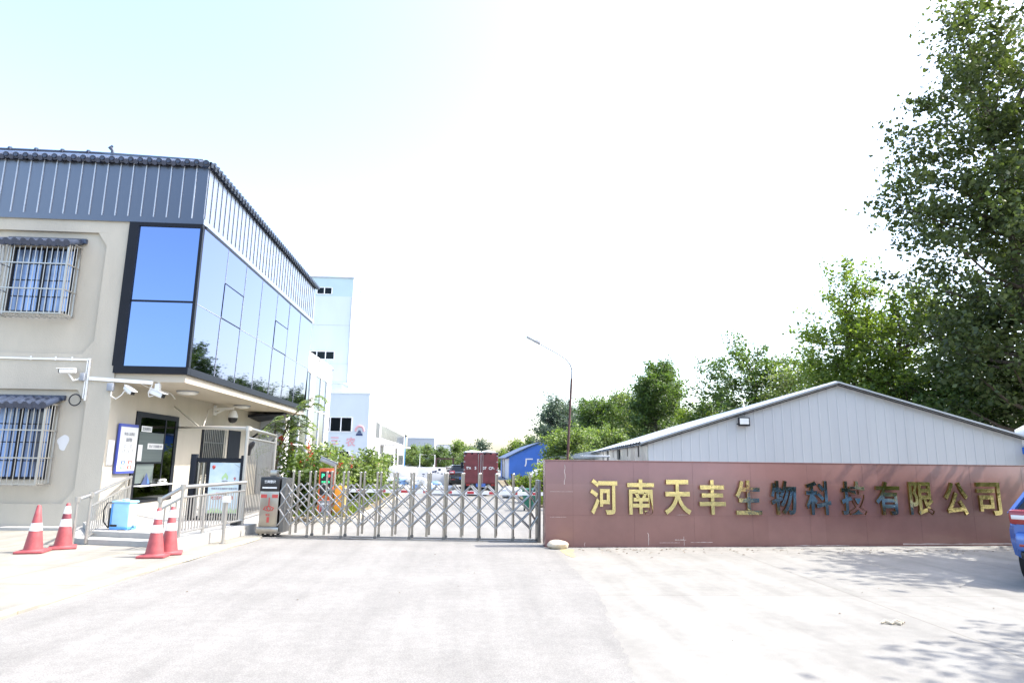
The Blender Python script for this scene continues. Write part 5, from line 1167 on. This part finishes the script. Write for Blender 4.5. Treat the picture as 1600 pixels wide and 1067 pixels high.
GH = 'unseen low trees added opposite the wall'  # out-of-view bushes added to darken what the brass letters mirror
hp = tree('unseen_hedge_tree', 'added unseen low bushy tree opposite the wall, nearest to the forecourt', 'tree', (15.6, 2.4, 0), 5.5, [(0, 0, 1.9, 2.6, 2.2, 1.8), (.3, 0, 3.8, 2.2, 2, 1.8)], 'lf_plane', 130, 56, .26, 55, .5, .12, GH, bare=.05)
for i, (x, y, l) in enumerate(((19.4, 2.9, 'added unseen low bushy tree opposite the wall, second from the forecourt'), (23.2, 2.4, 'added unseen low bushy tree opposite the wall, third from the forecourt'), (27.2, 3.0, 'added unseen low bushy tree opposite the wall, fourth from the forecourt'), (31.2, 2.6, 'added unseen low bushy tree opposite the wall, farthest from the forecourt'))):
    c = copy_tree(hp); c.location = (x, y, 0); c.rotation_euler = (0, 0, i*1.7); tag(c, l)

def shrub(loc, h, r, seed, lm, label, flowers=None, group='oleander shrubs along the yard road', name='flowering_shrub', leaf=.13, n=70, per=46):
    rng = np.random.default_rng(seed); t = thing(name, label, 'shrub', loc, group)
    b = MB()
    tips = []
    for i in range(14):
        a = rng.uniform(0, 6.28); k = rng.uniform(.3, 1); tip = np.array([math.cos(a)*r*k, math.sin(a)*r*k, h*rng.uniform(.75, 1.02)*(1-.25*k*k)]); tips.append(tip)
        b.tube([(loc[0]+tip[0]*.1, loc[1]+tip[1]*.1, loc[2]), (loc[0]+tip[0]*.55, loc[1]+tip[1]*.55, loc[2]+tip[2]*.55), tuple(np.array(loc)+tip)], [.022, .016, .006], 5)
    b.build('stems', 'wood', t)
    cs = []
    for i in range(n):
        tip = tips[rng.integers(14)]; f = rng.uniform(.12, 1.0); cs.append(tip*np.array([f*.95+.05, f*.95+.05, f])+rng.normal(0, .13*r, 3))
    cs = np.array(cs); cs[:, 2] = np.maximum(cs[:, 2], .12); d = cs/(np.linalg.norm(cs, axis=1)[:, None]+1e-6)
    me = leaf_mesh('foliage', lm, cs, d, .17, per, leaf, rng); o = bpy.data.objects.new('foliage', me); COL.objects.link(o); o.parent = t
    if flowers:
        fc = np.array([tips[rng.integers(14)]*rng.uniform(.85, 1.0)+rng.normal(0, .06, 3)+np.array([0, -.1, 0]) for _ in range(16)])
        me = leaf_mesh('blossom', flowers, fc, np.zeros_like(fc)+[0, 0, 1], .07, 9, .085, rng); o = bpy.data.objects.new('blossom', me); COL.objects.link(o); o.parent = t
    return t
sh = [(-5.15, 20.7, 1.75, .8, None, 'dark leafy shrub right behind the gate motor unit'), (-4.85, 22.0, 1.95, .9, 'fl_red', 'leafy shrub with red blossoms behind the ticket display of the barrier'),
      (-4.55, 23.6, 2.0, .9, 'fl_red', 'shrub with scattered red blossoms just right of the barrier cabinet'), (-5.3, 25.0, 2.2, 1.0, None, 'tall light green shrub in the back of the hedge below the pink characters'),
      (-4.35, 25.6, 1.95, .95, None, 'rounded plain green shrub in the middle of the hedge'), (-4.25, 27.6, 1.95, .95, 'fl_pink', 'shrub with pale pink blossoms left of the workshop corner'),
      (-4.15, 29.4, 2.1, .95, 'fl_pink', 'shrub with a cluster of pink blossoms on top, below the workshop windows'), (-4.15, 31.4, 2.2, 1.0, None, 'bushy shrub ending the hedge towards the sacks'),
      (-6.3, 28.5, 2.5, 1.2, None, 'tall shrub against the mirror glass bays')]
for i, (x, y, h, r, fl, l) in enumerate(sh): shrub((x, y, .1), h, r, 60+i, 'lf_shrub' if i else 'lf_plane', l, fl)
shrub((-4.3, 33.6, .1), .8, .7, 81, 'lf_bright', 'low yellow-green bush on the verge before the heap of sacks', None, 'low bushes in the yard', 'low_bush', n=40)
for i, (x, y, h, r, l) in enumerate(((3.2, 28.5, 1.15, .8, 'low yellowish bush behind the green bin'), (4.0, 31.5, 1.4, 1.0, 'wider yellowish bush before the blue hall'), (4.9, 35.5, 1.9, 1.1, 'taller bush rising before the characters of the blue hall'), (3.3, 33.5, 1.0, .8, 'small bush beside the brushwood heap'))):
    shrub((x, y, .08), h, r, 84+i, 'lf_bright', l, None, 'low bushes in the yard', 'low_bush', n=56)
# young tree with compound leaves
t = thing('young_tree', 'young slender tree with long drooping compound leaves beside the tall railing', 'tree', (-5.75, 20.3, .1))
rng = np.random.default_rng(91); b = MB(); bx_, by_, bz_ = -5.75, 20.3, .1
stems = [[(0, 0, 0), (.02, 0, 1.2), (.10, 0, 2.1), (.35, .05, 2.9), (.95, .1, 3.55)], [(-.14, .1, 0), (-.12, .1, 1.3), (-.08, .1, 2.1), (-.12, .1, 2.75)], [(.08, 0, 2.0), (.35, -.1, 2.45), (.75, -.1, 2.7)], [(.3, .05, 2.8), (.2, 0, 3.0)], [(.06, 0, 1.7), (-.1, -.2, 2.2)], [(.2, 0, 2.5), (.55, .15, 3.0)], [(.08, 0, 1.8), (.5, -.15, 2.2)]]
for s_, r0 in zip(stems, (.045, .05, .022, .015, .015, .016, .018)): b.tube([(bx_+p[0], by_+p[1], bz_+p[2]) for p in s_], r0, 8, r1=r0*.35)
LP = []
for s_ in stems:
    p = np.array(s_[-1])
    for k in range(17):
        a = k*.63+rng.uniform(-.3, .3); Ln = rng.uniform(.34, .58); d = np.array([math.cos(a), math.sin(a), 0]); rise = rng.uniform(.1, .9)
        q = [p-np.array([0, 0, .022*k])+(d*u*(1-.25*rise)+np.array([0, 0, rise*u-(.55+.5*rise)*u*u]))*Ln for u in np.linspace(0, 1, 9)]
        b.tube([tuple(np.array([bx_, by_, bz_])+x) for x in q], .005, 4, r1=.003); LP.append((q, d))
b.build('trunk', 'wood', t)
vs = []; fs = []
for q, d in LP:
    side = np.array([-d[1], d[0], 0])
    for i in range(2, 9):
        for h_ in (q[i],):
            for sg in (1, -1):
                e = side*sg*rng.uniform(.12, .19)+d*.05+np.array([0, 0, -.03-.05*rng.uniform()]); wv = d*.032; o = len(vs); c = np.array([bx_, by_, bz_])
                vs += [tuple(c+h_), tuple(c+h_+e*.5+wv), tuple(c+h_+e), tuple(c+h_+e*.5-wv)]; fs.append((o, o+1, o+2, o+3))
b = MB(); b.add(vs, fs); b.build('crown', 'lf_shrub', t)
cs = np.array([[.12, -.15, 2.25], [.2, -.1, 2.1], [.45, -.1, 2.0], [.95, -.05, 2.1], [1.0, 0, 1.9]])
me = leaf_mesh('blossom', 'fl_red', cs, np.zeros_like(cs)+[0, 0, 1], .08, 14, .10, rng); o = bpy.data.objects.new('blossom', me); COL.objects.link(o); o.parent = t

# fallen leaves and grit on the forecourt
rng = np.random.default_rng(17); v = []; f = []
for i in range(200):
    if i < 150: x, y = rng.uniform(2.4, 12.6), 13.75+.05*0-abs(rng.normal(0, .35))
    else: x, y = rng.uniform(-4.5, 11), rng.uniform(6, 13.5)
    if y > 13.9: y = 13.8
    a = rng.uniform(0, 6.28); L_ = rng.uniform(.018, .045) if i < 150 else rng.uniform(.008, .02); d = np.array([math.cos(a), math.sin(a), 0])*L_; c = np.array([-d[1], d[0], 0])*.5; p = np.array([x, y, .009]); o = len(v)
    v += [tuple(p-d), tuple(p+c+[0, 0, rng.uniform(0, .012)]), tuple(p+d), tuple(p-c+[0, 0, rng.uniform(0, .012)])]; f.append((o, o+1, o+2, o+3))
b = MB(); b.add(v, f); tag(b.build('leaf_litter', 'litter_brown'), kind='stuff')
